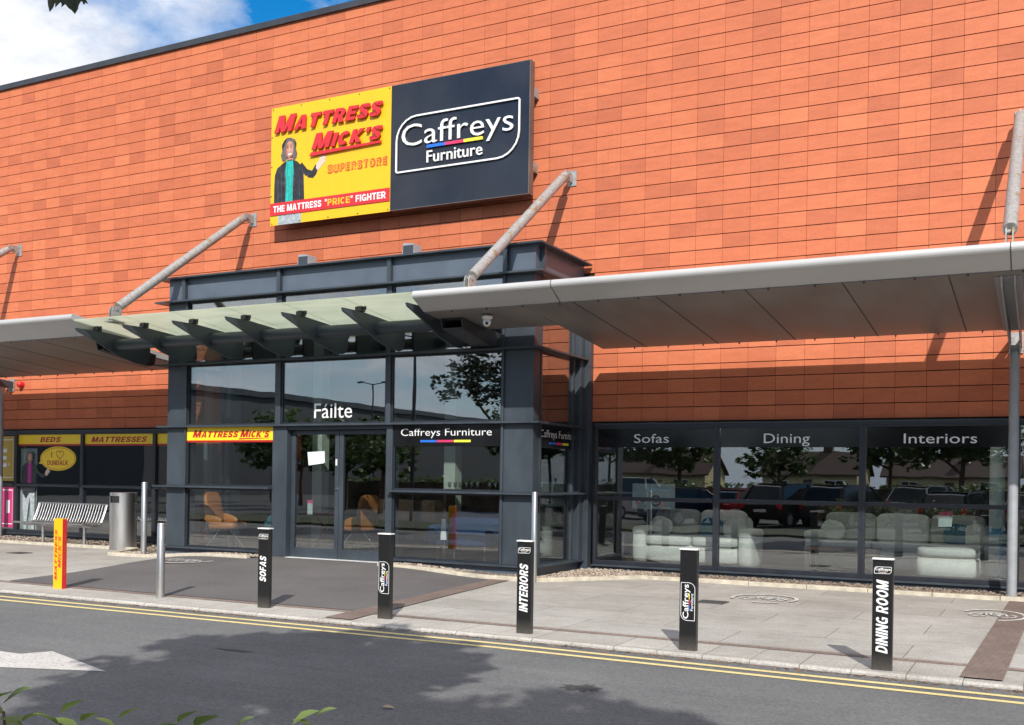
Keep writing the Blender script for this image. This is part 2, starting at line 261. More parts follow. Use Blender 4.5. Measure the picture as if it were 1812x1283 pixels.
# ------------------------------------------------------------------ mesh helpers
WORLD = set()
class MB:
    def __init__(s): s.v = []; s.f = []; s.mi = []; s.sm = []; s.tone = []
    def add(s, vs, fs, mi=0, sm=False, tone=0.5):
        o = len(s.v); s.v += [tuple(p) for p in vs]
        for f in fs: s.f.append([i+o for i in f]); s.mi.append(mi); s.sm.append(sm); s.tone.append(tone)
    def box(s, x0, x1, y0, y1, z0, z1, mi=0, tone=0.5):
        s.add([(x0,y0,z0),(x1,y0,z0),(x1,y1,z0),(x0,y1,z0),(x0,y0,z1),(x1,y0,z1),(x1,y1,z1),(x0,y1,z1)],
              [(0,3,2,1),(4,5,6,7),(0,1,5,4),(1,2,6,5),(2,3,7,6),(3,0,4,7)], mi, False, tone)
    def prism(s, poly, fn, a, b, mi=0, sm=False):
        n = len(poly); vs = [fn(u, v, a) for u, v in poly]+[fn(u, v, b) for u, v in poly]
        s.add(vs, [tuple(range(n))[::-1], tuple(range(n, 2*n))], mi)
        s.add(vs, [(i, (i+1) % n, n+(i+1) % n, n+i) for i in range(n)], mi, sm)
    def tube(s, p, q, r, n=14, r2=None, mi=0, cap=True):
        p = Vector(p); q = Vector(q); d = (q-p).normalized(); a = d.orthogonal().normalized(); b = d.cross(a); r2 = r if r2 is None else r2
        vs = []
        for c, rr in ((p, r), (q, r2)):
            for i in range(n): th = 2*math.pi*i/n; vs.append(c+a*math.cos(th)*rr+b*math.sin(th)*rr)
        s.add(vs, [(i, (i+1) % n, n+(i+1) % n, n+i) for i in range(n)], mi, True)
        if cap: s.add(vs, [tuple(range(n))[::-1], tuple(range(n, 2*n))], mi)
    def path(s, pts, r, n=8, mi=0, ball=True):
        for a, b in zip(pts[:-1], pts[1:]): s.tube(a, b, r, n, None, mi, ball)
        if not ball: return
        for p in pts[1:-1]: s.ball(p, r, mi=mi)
    def ball(s, c, r, sc=(1, 1, 1), n=10, mi=0):
        c = Vector(c); vs = []; fs = []; k = max(4, n//2)
        for i in range(k+1):
            ph = math.pi*i/k
            for j in range(n): th = 2*math.pi*j/n; vs.append((c.x+r*sc[0]*math.sin(ph)*math.cos(th), c.y+r*sc[1]*math.sin(ph)*math.sin(th), c.z+r*sc[2]*math.cos(ph)))
        for i in range(k):
            for j in range(n): fs.append((i*n+j, (i+1)*n+j, (i+1)*n+(j+1) % n, i*n+(j+1) % n))
        s.add(vs, fs, mi, True)
    def lathe(s, prof, c, n=28, mi=0, sm=True):
        vs = []; fs = []
        for r, z in prof:
            for j in range(n): th = 2*math.pi*j/n; vs.append((c[0]+r*math.cos(th), c[1]+r*math.sin(th), c[2]+z))
        for i in range(len(prof)-1):
            for j in range(n): fs.append((i*n+j, i*n+(j+1) % n, (i+1)*n+(j+1) % n, (i+1)*n+j))
        s.add(vs, fs, mi, sm)
    def pillow(s, c, sx, sy, sz, rot=None, mi=0, n=10, p=3.2):
        # rounded cushion: a superellipsoid
        c = Vector(c); vs = []; fs = []
        def sp(x, e): return math.copysign(abs(x)**e, x)
        for i in range(n+1):
            ph = -math.pi/2+math.pi*i/n
            for j in range(2*n):
                th = 2*math.pi*j/(2*n); e = 2/p
                q = Vector((sx*sp(math.cos(ph), e)*sp(math.cos(th), e), sy*sp(math.cos(ph), e)*sp(math.sin(th), e), sz*sp(math.sin(ph), e)))
                if rot: q.rotate(rot)
                vs.append(c+q)
        k = 2*n
        for i in range(n):
            for j in range(k): fs.append((i*k+j, i*k+(j+1) % k, (i+1)*k+(j+1) % k, (i+1)*k+j))
        s.add(vs, fs, mi, True)
    def build(s, name, mats, parent=None, bevel=0, loc=None, tone=False, seg=2):
        me = bpy.data.meshes.new(name); off = Vector(loc) if loc is not None else None
        vs = s.v if off is None else [(x-off.x, y-off.y, z-off.z) for x, y, z in s.v]
        me.from_pydata(vs, [], s.f)
        for mm in (mats if isinstance(mats, (list, tuple)) else [mats]): me.materials.append(mm)
        me.polygons.foreach_set('material_index', s.mi); me.polygons.foreach_set('use_smooth', s.sm)
        if tone:
            a = me.attributes.new('tone', 'FLOAT', 'FACE'); a.data.foreach_set('value', s.tone)
        me.update()
        o = bpy.data.objects.new(name, me); COL.objects.link(o)
        if off is not None: o.location = off
        if parent is not None:
            o.parent = parent
            if parent.name in WORLD: o.location = -parent.location      # meshes written in world coordinates
        if bevel:
            bv = o.modifiers.new('bevel', 'BEVEL'); bv.width = bevel; bv.segments = seg; bv.limit_method = 'ANGLE'; bv.angle_limit = 0.7
        return o
def X_(u, v, w): return (w, u, v)      # profile in Y,Z swept along X
def Y_(u, v, w): return (u, w, v)      # profile in X,Z swept along Y
def Z_(u, v, w): return (u, v, w)
def thing(name, label, cat, loc=(0, 0, 0), group=None):
    o = bpy.data.objects.new(name, None); COL.objects.link(o); o.location = loc; o.empty_display_size = 0.2
    o['label'] = label; o['category'] = cat
    if group: o['group'] = group
    return o
def tag(o, label, cat, group=None):
    o['label'] = label; o['category'] = cat
    if group: o['group'] = group
    return o
def kind(o, k): o['kind'] = k; return o
def clone(root, loc, rz=None, label=None):
    r = root.copy(); COL.objects.link(r); r.location = loc
    if rz is not None: r.rotation_euler = (0, 0, rz)
    if label: r['label'] = label
    for ch in list(root.children):
        c = ch.copy(); COL.objects.link(c); c.parent = r
        for g in list(ch.children):
            d = g.copy(); COL.objects.link(d); d.parent = c
    return r
# ---- lettering: the built-in font turned to mesh, fitted to a rectangle in a plane
def glyphs(s, shear=0.0, offset=0.0, space=1.0):
    cv = bpy.data.curves.new('txt', 'FONT'); cv.body = s; cv.size = 1; cv.shear = shear; cv.offset = offset; cv.space_character = space; cv.resolution_u = 3
    ob = bpy.data.objects.new('txt', cv); COL.objects.link(ob); bpy.context.view_layer.update()
    me = bpy.data.meshes.new_from_object(ob.evaluated_get(bpy.context.evaluated_depsgraph_get()))
    vs = [(p.co.x, p.co.y) for p in me.vertices]; fs = [tuple(p.vertices) for p in me.polygons]
    bpy.data.objects.remove(ob); bpy.data.curves.remove(cv); bpy.data.meshes.remove(me)
    return vs, fs
def runs(spec, shear=0.0, offset=0.0, space=1.0):
    """several pieces of different size set side by side on one baseline"""
    V = []; F = []; x = 0
    for s, k in spec:
        if s == ' ': x += 0.3*k; continue
        vs, fs = glyphs(s, shear, offset, space); x0 = min(a for a, _ in vs); x1 = max(a for a, _ in vs); o = len(V)
        sh = 0.0
        V += [((a-x0)*k+x-sh, c*k) for a, c in vs]; F += [tuple(i+o for i in f) for f in fs]; x += (x1-x0+0.07)*k - (shear*0.5*k if shear else 0)
    return V, F
# ---- heavy block capitals drawn from strokes (signs and bollards)
def _band(pts, t, closed=False):
    Q = [Vector(p) for p in pts]; n = len(Q); L = []; R = []
    for i, p in enumerate(Q):
        a = Q[i-1] if (i or closed) else None; c = Q[(i+1) % n] if (i < n-1 or closed) else None
        d1 = (p-a).normalized() if a is not None else None; d2 = (c-p).normalized() if c is not None else None
        d = ((d1 or d2)+(d2 or d1)).normalized(); k = 1/max(.5, d.dot(d2 or d1)); nn = Vector((-d.y, d.x))*t/2*k; L.append(p+nn); R.append(p-nn)
    return [[L[i], R[i], R[(i+1) % n], L[(i+1) % n]] for i in range(n if closed else n-1)]
def _ell(cx, cy, rx, ry, a0, a1, n=14): return [(cx+rx*math.cos(math.radians(a0+(a1-a0)*i/n)), cy+ry*math.sin(math.radians(a0+(a1-a0)*i/n))) for i in range(n+1)]
def _letter(ch, t, grow=0.0):
    h = t/2; _b0 = globals()['_band']; _band = lambda p, tt, c=False: _b0(p, tt+grow, c)
    H = 1-h; B_ = []; Pg = []; w = .6
    st = lambda x: B_.append(_band([(x, 0), (x, 1)], t)); bar = lambda x0, x1, y, k=1.0: B_.append(_band([(x0, y), (x1, y)], t*k))
    if ch == 'I': w = t; st(h)
    elif ch == 'T': w = .64; bar(0, w, H); B_.append(_band([(w/2, 0), (w/2, 1-t)], t))
    elif ch == 'L': w = .54; st(h); bar(t, w, h)
    elif ch == 'E': w = .57; st(h); bar(t, w, H, .9); bar(t, w*.95, .5, .9); bar(t, w, h, .9)
    elif ch == 'F': w = .55; st(h); bar(t, w, H, .9); bar(t, w*.93, .48, .9)
    elif ch == 'H': w = .68; st(h); st(w-h); bar(t, w-t, .5)
    elif ch == 'N': w = .70; st(h); st(w-h); Pg.append([(t*.9, 1), (0, 1), (w-t*1.1, 0), (w, 0), (w, .1)][0:4])
    elif ch == 'M': w = .88; st(h); st(w-h); c = w/2; Pg += [[(0, 1), (c-t*.42, 0), (c, 0), (c, .36), (t*1.3, 1)], [(w, 1), (w-t*1.3, 1), (c, .36), (c, 0), (c+t*.42, 0)]]
    elif ch == 'A': w = .76; c = w/2; Pg += [[(0, 0), (t*1.08, 0), (c, .80), (c, 1), (c-t*.55, 1)], [(w, 0), (c+t*.55, 1), (c, 1), (c, .80), (w-t*1.08, 0)]]; bar(w*.24, w*.76, .27, .8)
    elif ch == 'K': w = .72; st(h); Pg += [[(t, .30), (w-.01, 1), (w-t*1.3, 1), (t, .58)], [(w*.42, .62), (w*.28, .45), (w-t*1.2, 0), (w+.02, 0)]]
    elif ch == 'S': w = .62; B_.append(_band([(w-h, .70), (w-h*1.15, .82), (w*.74, H-.015), (w*.5, H), (w*.26, H-.02), (h*1.1, .81), (h, .71), (h*1.5, .60), (w*.36, .545), (w*.64, .465), (w-h*1.3, .40), (w-h, .29), (w-h*1.15, .18), (w*.74, h+.02), (w*.5, h), (w*.26, h+.015), (h*1.1, .18), (h, .30)], t))
    elif ch == 'O': w = .74; B_.append(_band(_ell(w/2, .5, w/2-h, .5-h, 0, 360, 24)[:-1], t, True))
    elif ch == 'C': w = .68; B_.append(_band(_ell(w/2+.01, .5, w/2-h, .5-h, 42, 318, 20), t))
    elif ch == 'G': w = .72; B_.append(_band(_ell(w/2, .5, w/2-h, .5-h, 42, 300, 20), t)); B_.append(_band([(w-h, .03), (w-h, .5)], t*.9)); bar(w*.55, w-t*.95, .44, .75)
    elif ch == 'U': w = .68; B_.append(_band([(h, 1), (h, .32)]+_ell(w/2, .32, w/2-h, .32-h, 180, 360, 12)[1:-1]+[(w-h, .32), (w-h, 1)], t))
    elif ch == 'D': w = .68; st(h); B_.append(_band([(t, h), (w*.45, h)]+_ell(w*.45, .5, w*.55-h, .5-h, -90, 90, 12)[1:-1]+[(w*.45, H), (t, H)], t*.95))
    elif ch in 'PR':
        w = .62 if ch == 'P' else .67; st(h); B_.append(_band([(t, .44), (w*.55, .44)]+_ell(w*.55, (.44+H)/2, w*.42-h, (H-.44)/2, -90, 90, 10)[1:-1]+[(w*.55, H), (t, H)], t*.92))
        if ch == 'R': Pg.append([(w*.40, .40), (w-t*1.1, 0), (w+.02, 0), (w*.40+t*1.1, .40)])
    elif ch == 'B':
        w = .66; st(h)
        for y0, y1, k in ((.5, H, .92), (h, .5, 1.0)): B_.append(_band([(t, y0), (w*.5*k, y0)]+_ell(w*.5*k, (y0+y1)/2, w*.48*k-h, (y1-y0)/2, -90, 90, 10)[1:-1]+[(w*.5*k, y1), (t, y1)], t*.9))
    elif ch == "'": w = t; Pg.append([(0, 1), (t*.15, .64), (t*.85, .64), (t, 1)])
    elif ch == '"': w = t*2.3; Pg += [[(0, 1), (t*.15, .66), (t*.85, .66), (t, 1)], [(t*1.3, 1), (t*1.45, .66), (t*2.15, .66), (t*2.3, 1)]]
    return w, [[q for q in b_] for b_ in B_]+[[[Vector(p) for p in q]] for q in Pg]
def block(spec, shear=0.0, t=.2, track=.10, grow=0.0):
    """spec: text, or pieces (text, height); gives vertices (x, y, lift) and faces"""
    if isinstance(spec, str): spec = [(spec, 1.0)]
    V = []; F = []; x = 0
    for s_, k in spec:
        for ch in s_:
            if ch == ' ': x += .34*k; continue
            w, groups = _letter(ch, t/k**.5 if k > 1 else t, grow)
            for gi, g in enumerate(groups):
                for q in g:
                    o = len(V); pts = [(p[0], p[1]) for p in q]
                    ar_ = sum(a[0]*c[1]-c[0]*a[1] for a, c in zip(pts, pts[1:]+pts[:1]))
                    if ar_ < 0: pts = pts[::-1]
                    V += [(a*k+x+shear*c*k, c*k, gi*.00025) for a, c in pts]; F.append(tuple(range(o, o+len(pts))))
            x += (w+track)*k
    return V, F
class Plane:
    """u along U, v along V, height along the normal, metres; o is the lower left corner"""
    def __init__(s, o, U, V, w=1, h=1): s.o = Vector(o); s.U = Vector(U).normalized(); s.V = Vector(V).normalized(); s.n = s.U.cross(s.V); s.w = w; s.h = h
    def P(s, u, v, k=0): return s.o+s.U*u*s.w+s.V*v*s.h+s.n*k
def put(mb, pl, VF, rect, k0, k1, mi=0, caps=None):
    """rect = u0,v0,u1,v1 for the glyphs' box (v0 the baseline; caps = the height in font units that v1 means)"""
    vs, fs = VF; xs = [q[0] for q in vs]; ys = [q[1] for q in vs]; lift = [q[2] if len(q) > 2 else 0 for q in vs]; vs = [(q[0], q[1]) for q in vs]
    x0, x1 = min(xs), max(xs); y0, y1 = (0, caps) if caps else (min(ys), max(ys))
    u0, v0, u1, v1 = rect; n = len(vs)
    mp = lambda a, c: (u0+(a-x0)/(x1-x0)*(u1-u0), v0+(c-y0)/(y1-y0)*(v1-v0))
    P2 = [mp(a, c) for a, c in vs]
    top = [pl.P(u, v, k1+l) for (u, v), l in zip(P2, lift)]
    mb.add(top, fs, mi)
    if k1-k0 > 0.002:
        edges = {}
        for f in fs:
            for a, c in zip(f, f[1:]+f[:1]): edges[(a, c)] = edges.get((a, c), 0)+1
        bd = [e for e in edges if (e[1], e[0]) not in edges]
        both = [pl.P(u, v, k0) for u, v in P2]+top
        mb.add(both, [(a, c, n+c, n+a) for a, c in bd], mi)
def poly(mb, pl, pts, k0, k1, mi=0):
    n = len(pts)
    if k1-k0 < 0.002: mb.add([pl.P(u, v, k1) for u, v in pts], [tuple(range(n))], mi)
    else: mb.prism(pts, lambda u, v, k: pl.P(u, v, k), k0, k1, mi)
def stroke(mb, pl, pts, wd, k0, k1, mi=0, closed=False):
    """a band of constant width (metres) along a polyline in plane coordinates"""
    Q = [Vector((u*pl.w, v*pl.h)) for u, v in pts]; n = len(Q); L = []; R = []
    for i, p in enumerate(Q):
        a = Q[i-1] if (i or closed) else p; c = Q[(i+1) % n] if (i < n-1 or closed) else p
        d = (c-a).normalized(); nn = Vector((-d.y, d.x))*wd/2; L.append(p+nn); R.append(p-nn)
    for i in range(n if closed else n-1):
        j = (i+1) % n; q = [L[i], R[i], R[j], L[j]]
        poly(mb, pl, [(x.x/pl.w, x.y/pl.h) for x in q], k0, k1, mi)
def round_rect(u0, v0, u1, v1, radii, asp, n=6):
    """radii for corners BL, BR, TR, TL in u units; asp = w/h"""
    pts = []; cs = [(u0, v0, 180, radii[0]), (u1, v0, 270, radii[1]), (u1, v1, 0, radii[2]), (u0, v1, 90, radii[3])]
    for cx, cy, a0, r in cs:
        sx = 1 if cx == u0 else -1; sy = 1 if cy == v0 else -1
        for i in range(n+1):
            a = math.radians(a0+90*i/n); pts.append((cx+sx*r+r*math.cos(a), cy+(sy*r+r*math.sin(a))*asp))
    return pts
# ================================================================== ground
def sst(a, b, x):
    t = min(1, max(0, (x-a)/(b-a))); return t*t*(3-2*t)
def hz(x, y):
    """pavement height: a gentle ramp of tarmac rises to the porch doors"""
    return 0.10*sst(-8.6, -6.6, x)*(1-sst(-2.6, -0.6, x))*sst(-6.0, -2.5, y)
def sheet(name, pts_rows, off, material, k='structure', flat=None):
    """pts_rows: list of rows of (x, y); draped on the pavement"""
    mb = MB(); n = len(pts_rows[0])
    vs = [(x, y, (hz(x, y) if flat is None else flat)+off) for r in pts_rows for x, y in r]
    fs = [(i*n+j, i*n+j+1, (i+1)*n+j+1, (i+1)*n+j) for i in range(len(pts_rows)-1) for j in range(n-1)]
    mb.add(vs, fs); return kind(mb.build(name, material), k)
def lin(a, b, n): return [a+(b-a)*i/n for i in range(n+1)]
def quadrows(p00, p10, p01, p11, nx, ny):
    L = lambda a, b, t: (a[0]+(b[0]-a[0])*t, a[1]+(b[1]-a[1])*t)
    return [[L(L(p00, p10, i/nx), L(p01, p11, i/nx), j/ny) for i in range(nx+1)] for j in range(ny+1)]
RZ = -0.038                                                      # road level
mb = MB(); mb.add([(-400, -400, -0.11), (400, -400, -0.11), (400, 400, -0.11), (-400, 400, -0.11)], [(0, 1, 2, 3)])
kind(mb.build('ground', M['verge']), 'structure')
KERB = [(-40, -8.13), (-18, -8.13), (-5.5, -8.09), (2.47, -8.03), (7.36, -8.18), (16, -8.35), (40, -8.9)]
def kerb_y(x):
    for (a, b), (c, d) in zip(KERB[:-1], KERB[1:]):
        if a <= x <= c: return b+(d-b)*(x-a)/(c-a)
    return KERB[-1][1]
xs = lin(-40, 40, 160)
sheet('road', [[(x, -14.9) for x in xs], [(x, kerb_y(x)-0.0) for x in xs]], 0, M['asphalt'], flat=RZ)
mb = MB(); mb.box(-60, 60, -75, -19.3, -0.105, -0.06); kind(mb.build('car_park', M['carpark']), 'structure')
mb = MB(); mb.box(-60, 60, -19.3, -14.9, -0.105, 0.04); kind(mb.build('verge', M['verge']), 'structure')
# pavement: slabs, kerb stones, paver bands and the tarmac ramp
xs = lin(-40, 40, 320)
sheet('pavement', [[(x, y) for x in xs] for y in lin(-7.30, 0.3, 30)], 0, M['slab'])
mb = MB()
for a, c in zip(lin(-40, 40, 87)[:-1], lin(-40, 40, 87)[1:]):
    ya, yc = kerb_y(a+.003), kerb_y(c-.003); z = 0.002*random.uniform(-1, 1)
    prof = lambda yk: [(yk, RZ-0.05), (yk, -0.022+z), (yk+0.03, -0.002+z), (-7.40, 0.002+z), (-7.40, RZ-0.05)]
    A = prof(ya); B = prof(yc); vs = [(a+.003, y, zz) for y, zz in A]+[(c-.003, y, zz) for y, zz in B]; n = len(A)
    mb.add(vs, [(i, (i+1) % n, n+(i+1) % n, n+i) for i in range(n)]+[tuple(range(n))[::-1], tuple(range(n, 2*n))])
kind(mb.build('kerb', M['kerb']), 'structure')
sheet('paver_band', quadrows((-40, -7.41), (40, -7.41), (-40, -7.27), (40, -7.27), 80, 1), 0.006, M['brickp'])
def pull(a, b, t): return (a[0]+(b[0]-a[0])*t, a[1]+(b[1]-a[1])*t)
sheet('tarmac_path', quadrows((-6.45, -7.24), (0.06, -7.24), (-7.75, -2.0), (-0.58, -2.0), 40, 40), 0.007, M['tarmac'])
sheet('paver_band_ramp', quadrows((0.02, -7.95), (0.40, -7.95), (-0.62, -2.6), (-0.30, -2.6), 3, 30), 0.011, M['brickd'])
sheet('paver_band_crossing', quadrows((6.86, -8.02), (7.20, -8.02), (7.02, -1.15), (7.36, -1.15), 3, 20), 0.011, M['brickd'])
# double yellow lines and the lane arrow
def strip_line(name, pts, w, mt):
    rows = [[(x, y+w/2) for x, y in pts], [(x, y-w/2) for x, y in pts]][::-1]
    return sheet(name, rows, 0.004, mt, flat=RZ)
def sub(pts, n=40):
    o = []
    for a, c in zip(pts[:-1], pts[1:]): o += [pull(a, c, i/n) for i in range(n)]
    return o+[pts[-1]]
strip_line('yellow_road_line', sub([(-40, -8.46), (-5.1, -8.40), (2.6, -8.33), (7.4, -8.50), (16, -8.75), (40, -9.5)]), 0.085, M['roadyellow'])
strip_line('yellow_road_line', sub([(-40, -8.72), (-5.1, -8.66), (2.6, -8.565), (7.4, -8.735), (16, -8.98), (40, -9.7)]), 0.085, M['roadyellow'])
ar = MB(); ap = [(0.42, -11.48), (-0.80, -11.03), (-0.93, -11.28), (-3.2, -11.30), (-3.2, -11.52), (-0.9, -11.50), (-0.78, -11.92)]
ar.add([(x, y, RZ+0.004) for x, y in ap], [(0, 1, 2), (2, 3, 4, 5), (0, 2, 5), (0, 5, 6)]); kind(ar.build('lane_arrow', M['roadwhite']), 'structure')
def blob(name, c, rx, ry, z, mt, n=34, rough=0.35):
    m_ = MB(); ring = []
    for i in range(n):
        th = 2*math.pi*i/n; k = 1+rough*random.uniform(-1, 0.7); ring.append((c[0]+rx*k*math.cos(th), c[1]+ry*k*math.sin(th), z))
    m_.add([(c[0], c[1], z)]+ring, [(0, i+1, (i+1) % n+1) for i in range(n)]); return kind(m_.build(name, mt), 'structure')
blob('oil_stain', (4.16, -9.98), 0.15, 0.13, RZ+0.004, M['oil'], 120, 0.5)
blob('oil_stain', (0.56, -10.08), 0.22, 0.04, RZ+0.004, M['oil'], 90, 0.5)
# painted no-cycling roundels, worn
def roundel(c, rx, ry, gap):
    m_ = MB(); z = hz(*c)+0.014; n = 60
    for i in range(n):
        a, b_ = 2*math.pi*i/n, 2*math.pi*(i+1)/n
        if any(g0 < i/n < g1 for g0, g1 in gap): continue
        q = [(c[0]+rx*k*math.cos(t), c[1]+ry*k*math.sin(t)) for k, t in ((1, a), (1, b_), (0.88, b_), (0.88, a))]
        m_.add([(x, y, z) for x, y in q], [(3, 2, 1, 0)])
    def bar(p, q, w=0.022):
        p = Vector(p); q = Vector(q); d = (q-p).normalized(); nn = Vector((-d.y, d.x))*w
        m_.add([(c[0]+x*rx, c[1]+y*ry, z) for x, y in (p+nn*2, p-nn*2, q-nn*2, q+nn*2)], [(0, 1, 2, 3)])
    for wx in (-0.42, 0.42):
        for i in range(14):
            a, b_ = 2*math.pi*i/14, 2*math.pi*(i+1)/14
            if i % 5 == 3: continue
            bar((wx+0.26*math.cos(a), -0.12+0.26*math.sin(a)), (wx+0.26*math.cos(b_), -0.12+0.26*math.sin(b_)))
    bar((-0.42, -0.12), (-0.15, 0.28)); bar((-0.15, 0.28), (0.32, 0.28)); bar((0.0, -0.12), (-0.15, 0.28)); bar((0.0, -0.12), (0.32, 0.28)); bar((0.42, -0.12), (0.28, 0.42)); bar((-0.24, 0.36), (-0.08, 0.36))
    return kind(m_.build('pavement_roundel', M['symwhite']), 'structure')
roundel((-6.42, -3.6), 0.48, 0.56, [(0.30, 0.36)]); roundel((3.93, -2.93), 0.47, 0.56, [(0.55, 0.72), (0.86, 0.93)]); roundel((6.9, -3.1), 0.40, 0.62, [(0.42, 0.78)])
for c in ((-11.1, -3.5), (3.42, -3.76)):
    m_ = MB(); m_.box(c[0]-0.19, c[0]+0.19, c[1]-0.17, c[1]+0.17, 0.001, 0.012); m_.box(c[0]-0.15, c[0]+0.15, c[1]-0.13, c[1]+0.13, 0.0121, 0.016, 1)
    tag(m_.build('manhole_cover', [M['manhole'], M['oil']]), 'dark square inspection cover '+('in the pavement in front of the bench' if c[0] < 0 else 'in the pavement beside the middle roundel'), 'manhole cover', 'pavement inspection covers')
# gravel beds along the facade and their concrete edging
EDGE = [[(-40, -1.55), (-9.9, -1.55), (-9.35, -2.75), (-5.75, -2.72)], [(-2.9, -2.62), (0.12, -2.66), (1.38, -1.02), (40, -1.10)]]
mb = MB()
for ed in EDGE:
    for a, c in zip(ed[:-1], ed[1:]):
        A = Vector(a); B = Vector(c); L = (B-A).length; d = (B-A).normalized(); nn = Vector((-d.y, d.x)); n = max(1, round(L/0.92))
        for i in range(n):
            p = A+d*(L*i/n+0.004); q = A+d*(L*(i+1)/n-0.004); j = random.uniform(-0.004, 0.004); w = 0.055
            qs = [p-nn*w, q-nn*w, q+nn*w, p+nn*w]; z0 = [hz(*x)-0.05 for x in qs]; z1 = [hz(*x)+0.062+j for x in qs]
            mb.add([(x.x, x.y, z) for x, z in zip(qs, z0)]+[(x.x, x.y, z) for x, z in zip(qs, z1)], [(0, 3, 2, 1), (4, 5, 6, 7), (0, 1, 5, 4), (1, 2, 6, 5), (2, 3, 7, 6), (3, 0, 4, 7)])
kind(mb.build('edging_kerb', M['concrete'], bevel=0.008), 'structure')
BEDS = [[(-24, -1.5), (-9.93, -1.5), (-9.4, -2.7), (-5.75, -2.67), (-5.75, -2.05), (-8.7, -2.05), (-8.7, 0.0), (-24, 0.0)], [(-2.9, -2.57), (0.09, -2.6), (1.35, -0.97), (16, -1.03), (16, 0.0), (-0.1, 0.0), (-0.1, -2.05), (-2.9, -2.05)]]
def inside(p, pg):
    x, y = p; r = False
    for (a, b), (c, d) in zip(pg, pg[1:]+pg[:1]):
        if (b > y) != (d > y) and x < (c-a)*(y-b)/(d-b)+a: r = not r
    return r
mb = MB(); mb.add([(x, y, hz(x, y)+0.022) for x, y in BEDS[0]], [tuple(range(8))]); mb.add([(x, y, hz(x, y)+0.022) for x, y in BEDS[1]], [tuple(range(8))])
kind(mb.build('gravel_soil', M['soil']), 'structure')
mb = MB(); rng = random.Random(3)
def pebbles(bed, x0, x1, y0, y1, n, tk=1.0):
    k = 0
    while k < n:
        p = (rng.uniform(x0, x1), rng.uniform(y0, y1))
        if not inside(p, bed): continue
        k += 1; r = rng.uniform(0.010, 0.024); c = Vector((*p, hz(*p)+0.022+r*rng.uniform(0.1, 0.8))); a = rng.uniform(0, 6.28); t_ = rng.random()*tk
        vs = []
        for i in range(5): th = a+i*1.2566; vs.append(c+Vector((math.cos(th)*r*rng.uniform(.8, 1.3), math.sin(th)*r*rng.uniform(.8, 1.3), 0)))
        vs += [c+Vector((rng.uniform(-.3, .3)*r, 0, r*rng.uniform(0.5, .9))), c-Vector((0, 0, r*0.6))]
        mb.add(vs, [(i, (i+1) % 5, 5) for i in range(5)]+[((i+1) % 5, i, 6) for i in range(5)], 0, False, t_)
pebbles(BEDS[1], -2.9, 1.4, -2.6, 0, 3600); pebbles(BEDS[1], 1.0, 8.5, -1.03, 0, 3600, .38); pebbles(BEDS[0], -10, -5.75, -2.7, -2.05, 2200); pebbles(BEDS[0], -16.6, -8.7, -1.6, 0, 2200)
kind(mb.build('gravel', M['peb'], tone=True), 'stuff')
# ================================================================== the store building
B = thing('store_building', 'big retail store clad in orange terracotta tiles with dark framed shop windows below', 'building')
TW, TH, TOP, Z18 = 0.47919, 0.25, 11.47, 2.722
PX0, PX1 = -8.55, -0.17
mb = MB(); rng = random.Random(11)
for c in range(-46, 27):
    coltone = rng.uniform(-0.06, 0.06)
    for r in range(36):
        x0, x1 = c*TW, (c+1)*TW; z0 = Z18+r*TH; z1 = min(z0+TH, TOP)
        if z1-z0 < 0.03: continue
        if x1 > PX0+0.01 and x0 < -0.02 and z0 < 5.30:
            if x0 < PX0-0.05: x1 = PX0
            else: continue
        x0 += 0.0026; x1 -= 0.0026; z0 += 0.015; dy = rng.uniform(-0.0012, 0.0012); tn = min(1, max(0, rng.gauss(0.55, 0.15)+coltone))
        if rng.random() < 0.07: tn *= 0.3
        y0, y1 = -0.004+dy, 0.03
        mb.add([(x0, y0, z0), (x1, y0, z0), (x1, y0, z1), (x0, y0, z1), (x0, y1, z0), (x1, y1, z0), (x1, y1, z1), (x0, y1, z1)],
               [(0, 1, 2, 3), (0, 4, 5, 1), (1, 5, 6, 2), (2, 6, 7, 3), (3, 7, 4, 0)], 0, False, tn)
mb.build('tile_cladding', M['tile'], B, tone=True)
mb = MB()
mb.box(-60, PX0, 0.031, 0.25, Z18, TOP); mb.box(PX0, PX1, 0.031, 0.25, 5.33, TOP); mb.box(PX1, 40, 0.031, 0.25, Z18, TOP)
mb.box(-60, -23, 0.031, 0.25, 0, Z18); mb.box(14.6, 40, 0.031, 0.25, 0, Z18)
mb.box(-60, -59.7, 0.25, 30, 0, TOP); mb.box(39.7, 40, 0.25, 30, 0, TOP); mb.box(-60, 40, 30, 30.3, 0, TOP)
mb.build('wall', M['joint'], B)
mb = MB(); mb.box(-60, 40, 0.26, 30, TOP-0.3, TOP-0.1); mb.build('roof', M['steel_dark'], B)
mb = MB(); mb.prism([(-.06, TOP-.03), (-.06, TOP+.10), (.35, TOP+.08), (.35, TOP+.002), (-.045, TOP+.002), (-.045, TOP-.03)], X_, -60, 40); mb.build('coping', M['steel_dark'], B)
for a, c in ((-23, PX0-0.01), (0.06, 14.6)):
    mb = MB(); mb.prism([(-.085, 2.675), (-.085, 2.70), (.03, 2.70), (.03, 2.635), (-.03, 2.635), (-.03, 2.675)], X_, a, c); mb.build('head_flashing', M['steel'], B)
    mb = MB(); mb.prism([(-.075, .09), (-.075, .125), (.06, .125), (.06, -.02), (-.02, -.02), (-.02, .09)], X_, a, c); mb.build('skirting', M['steel'], B)
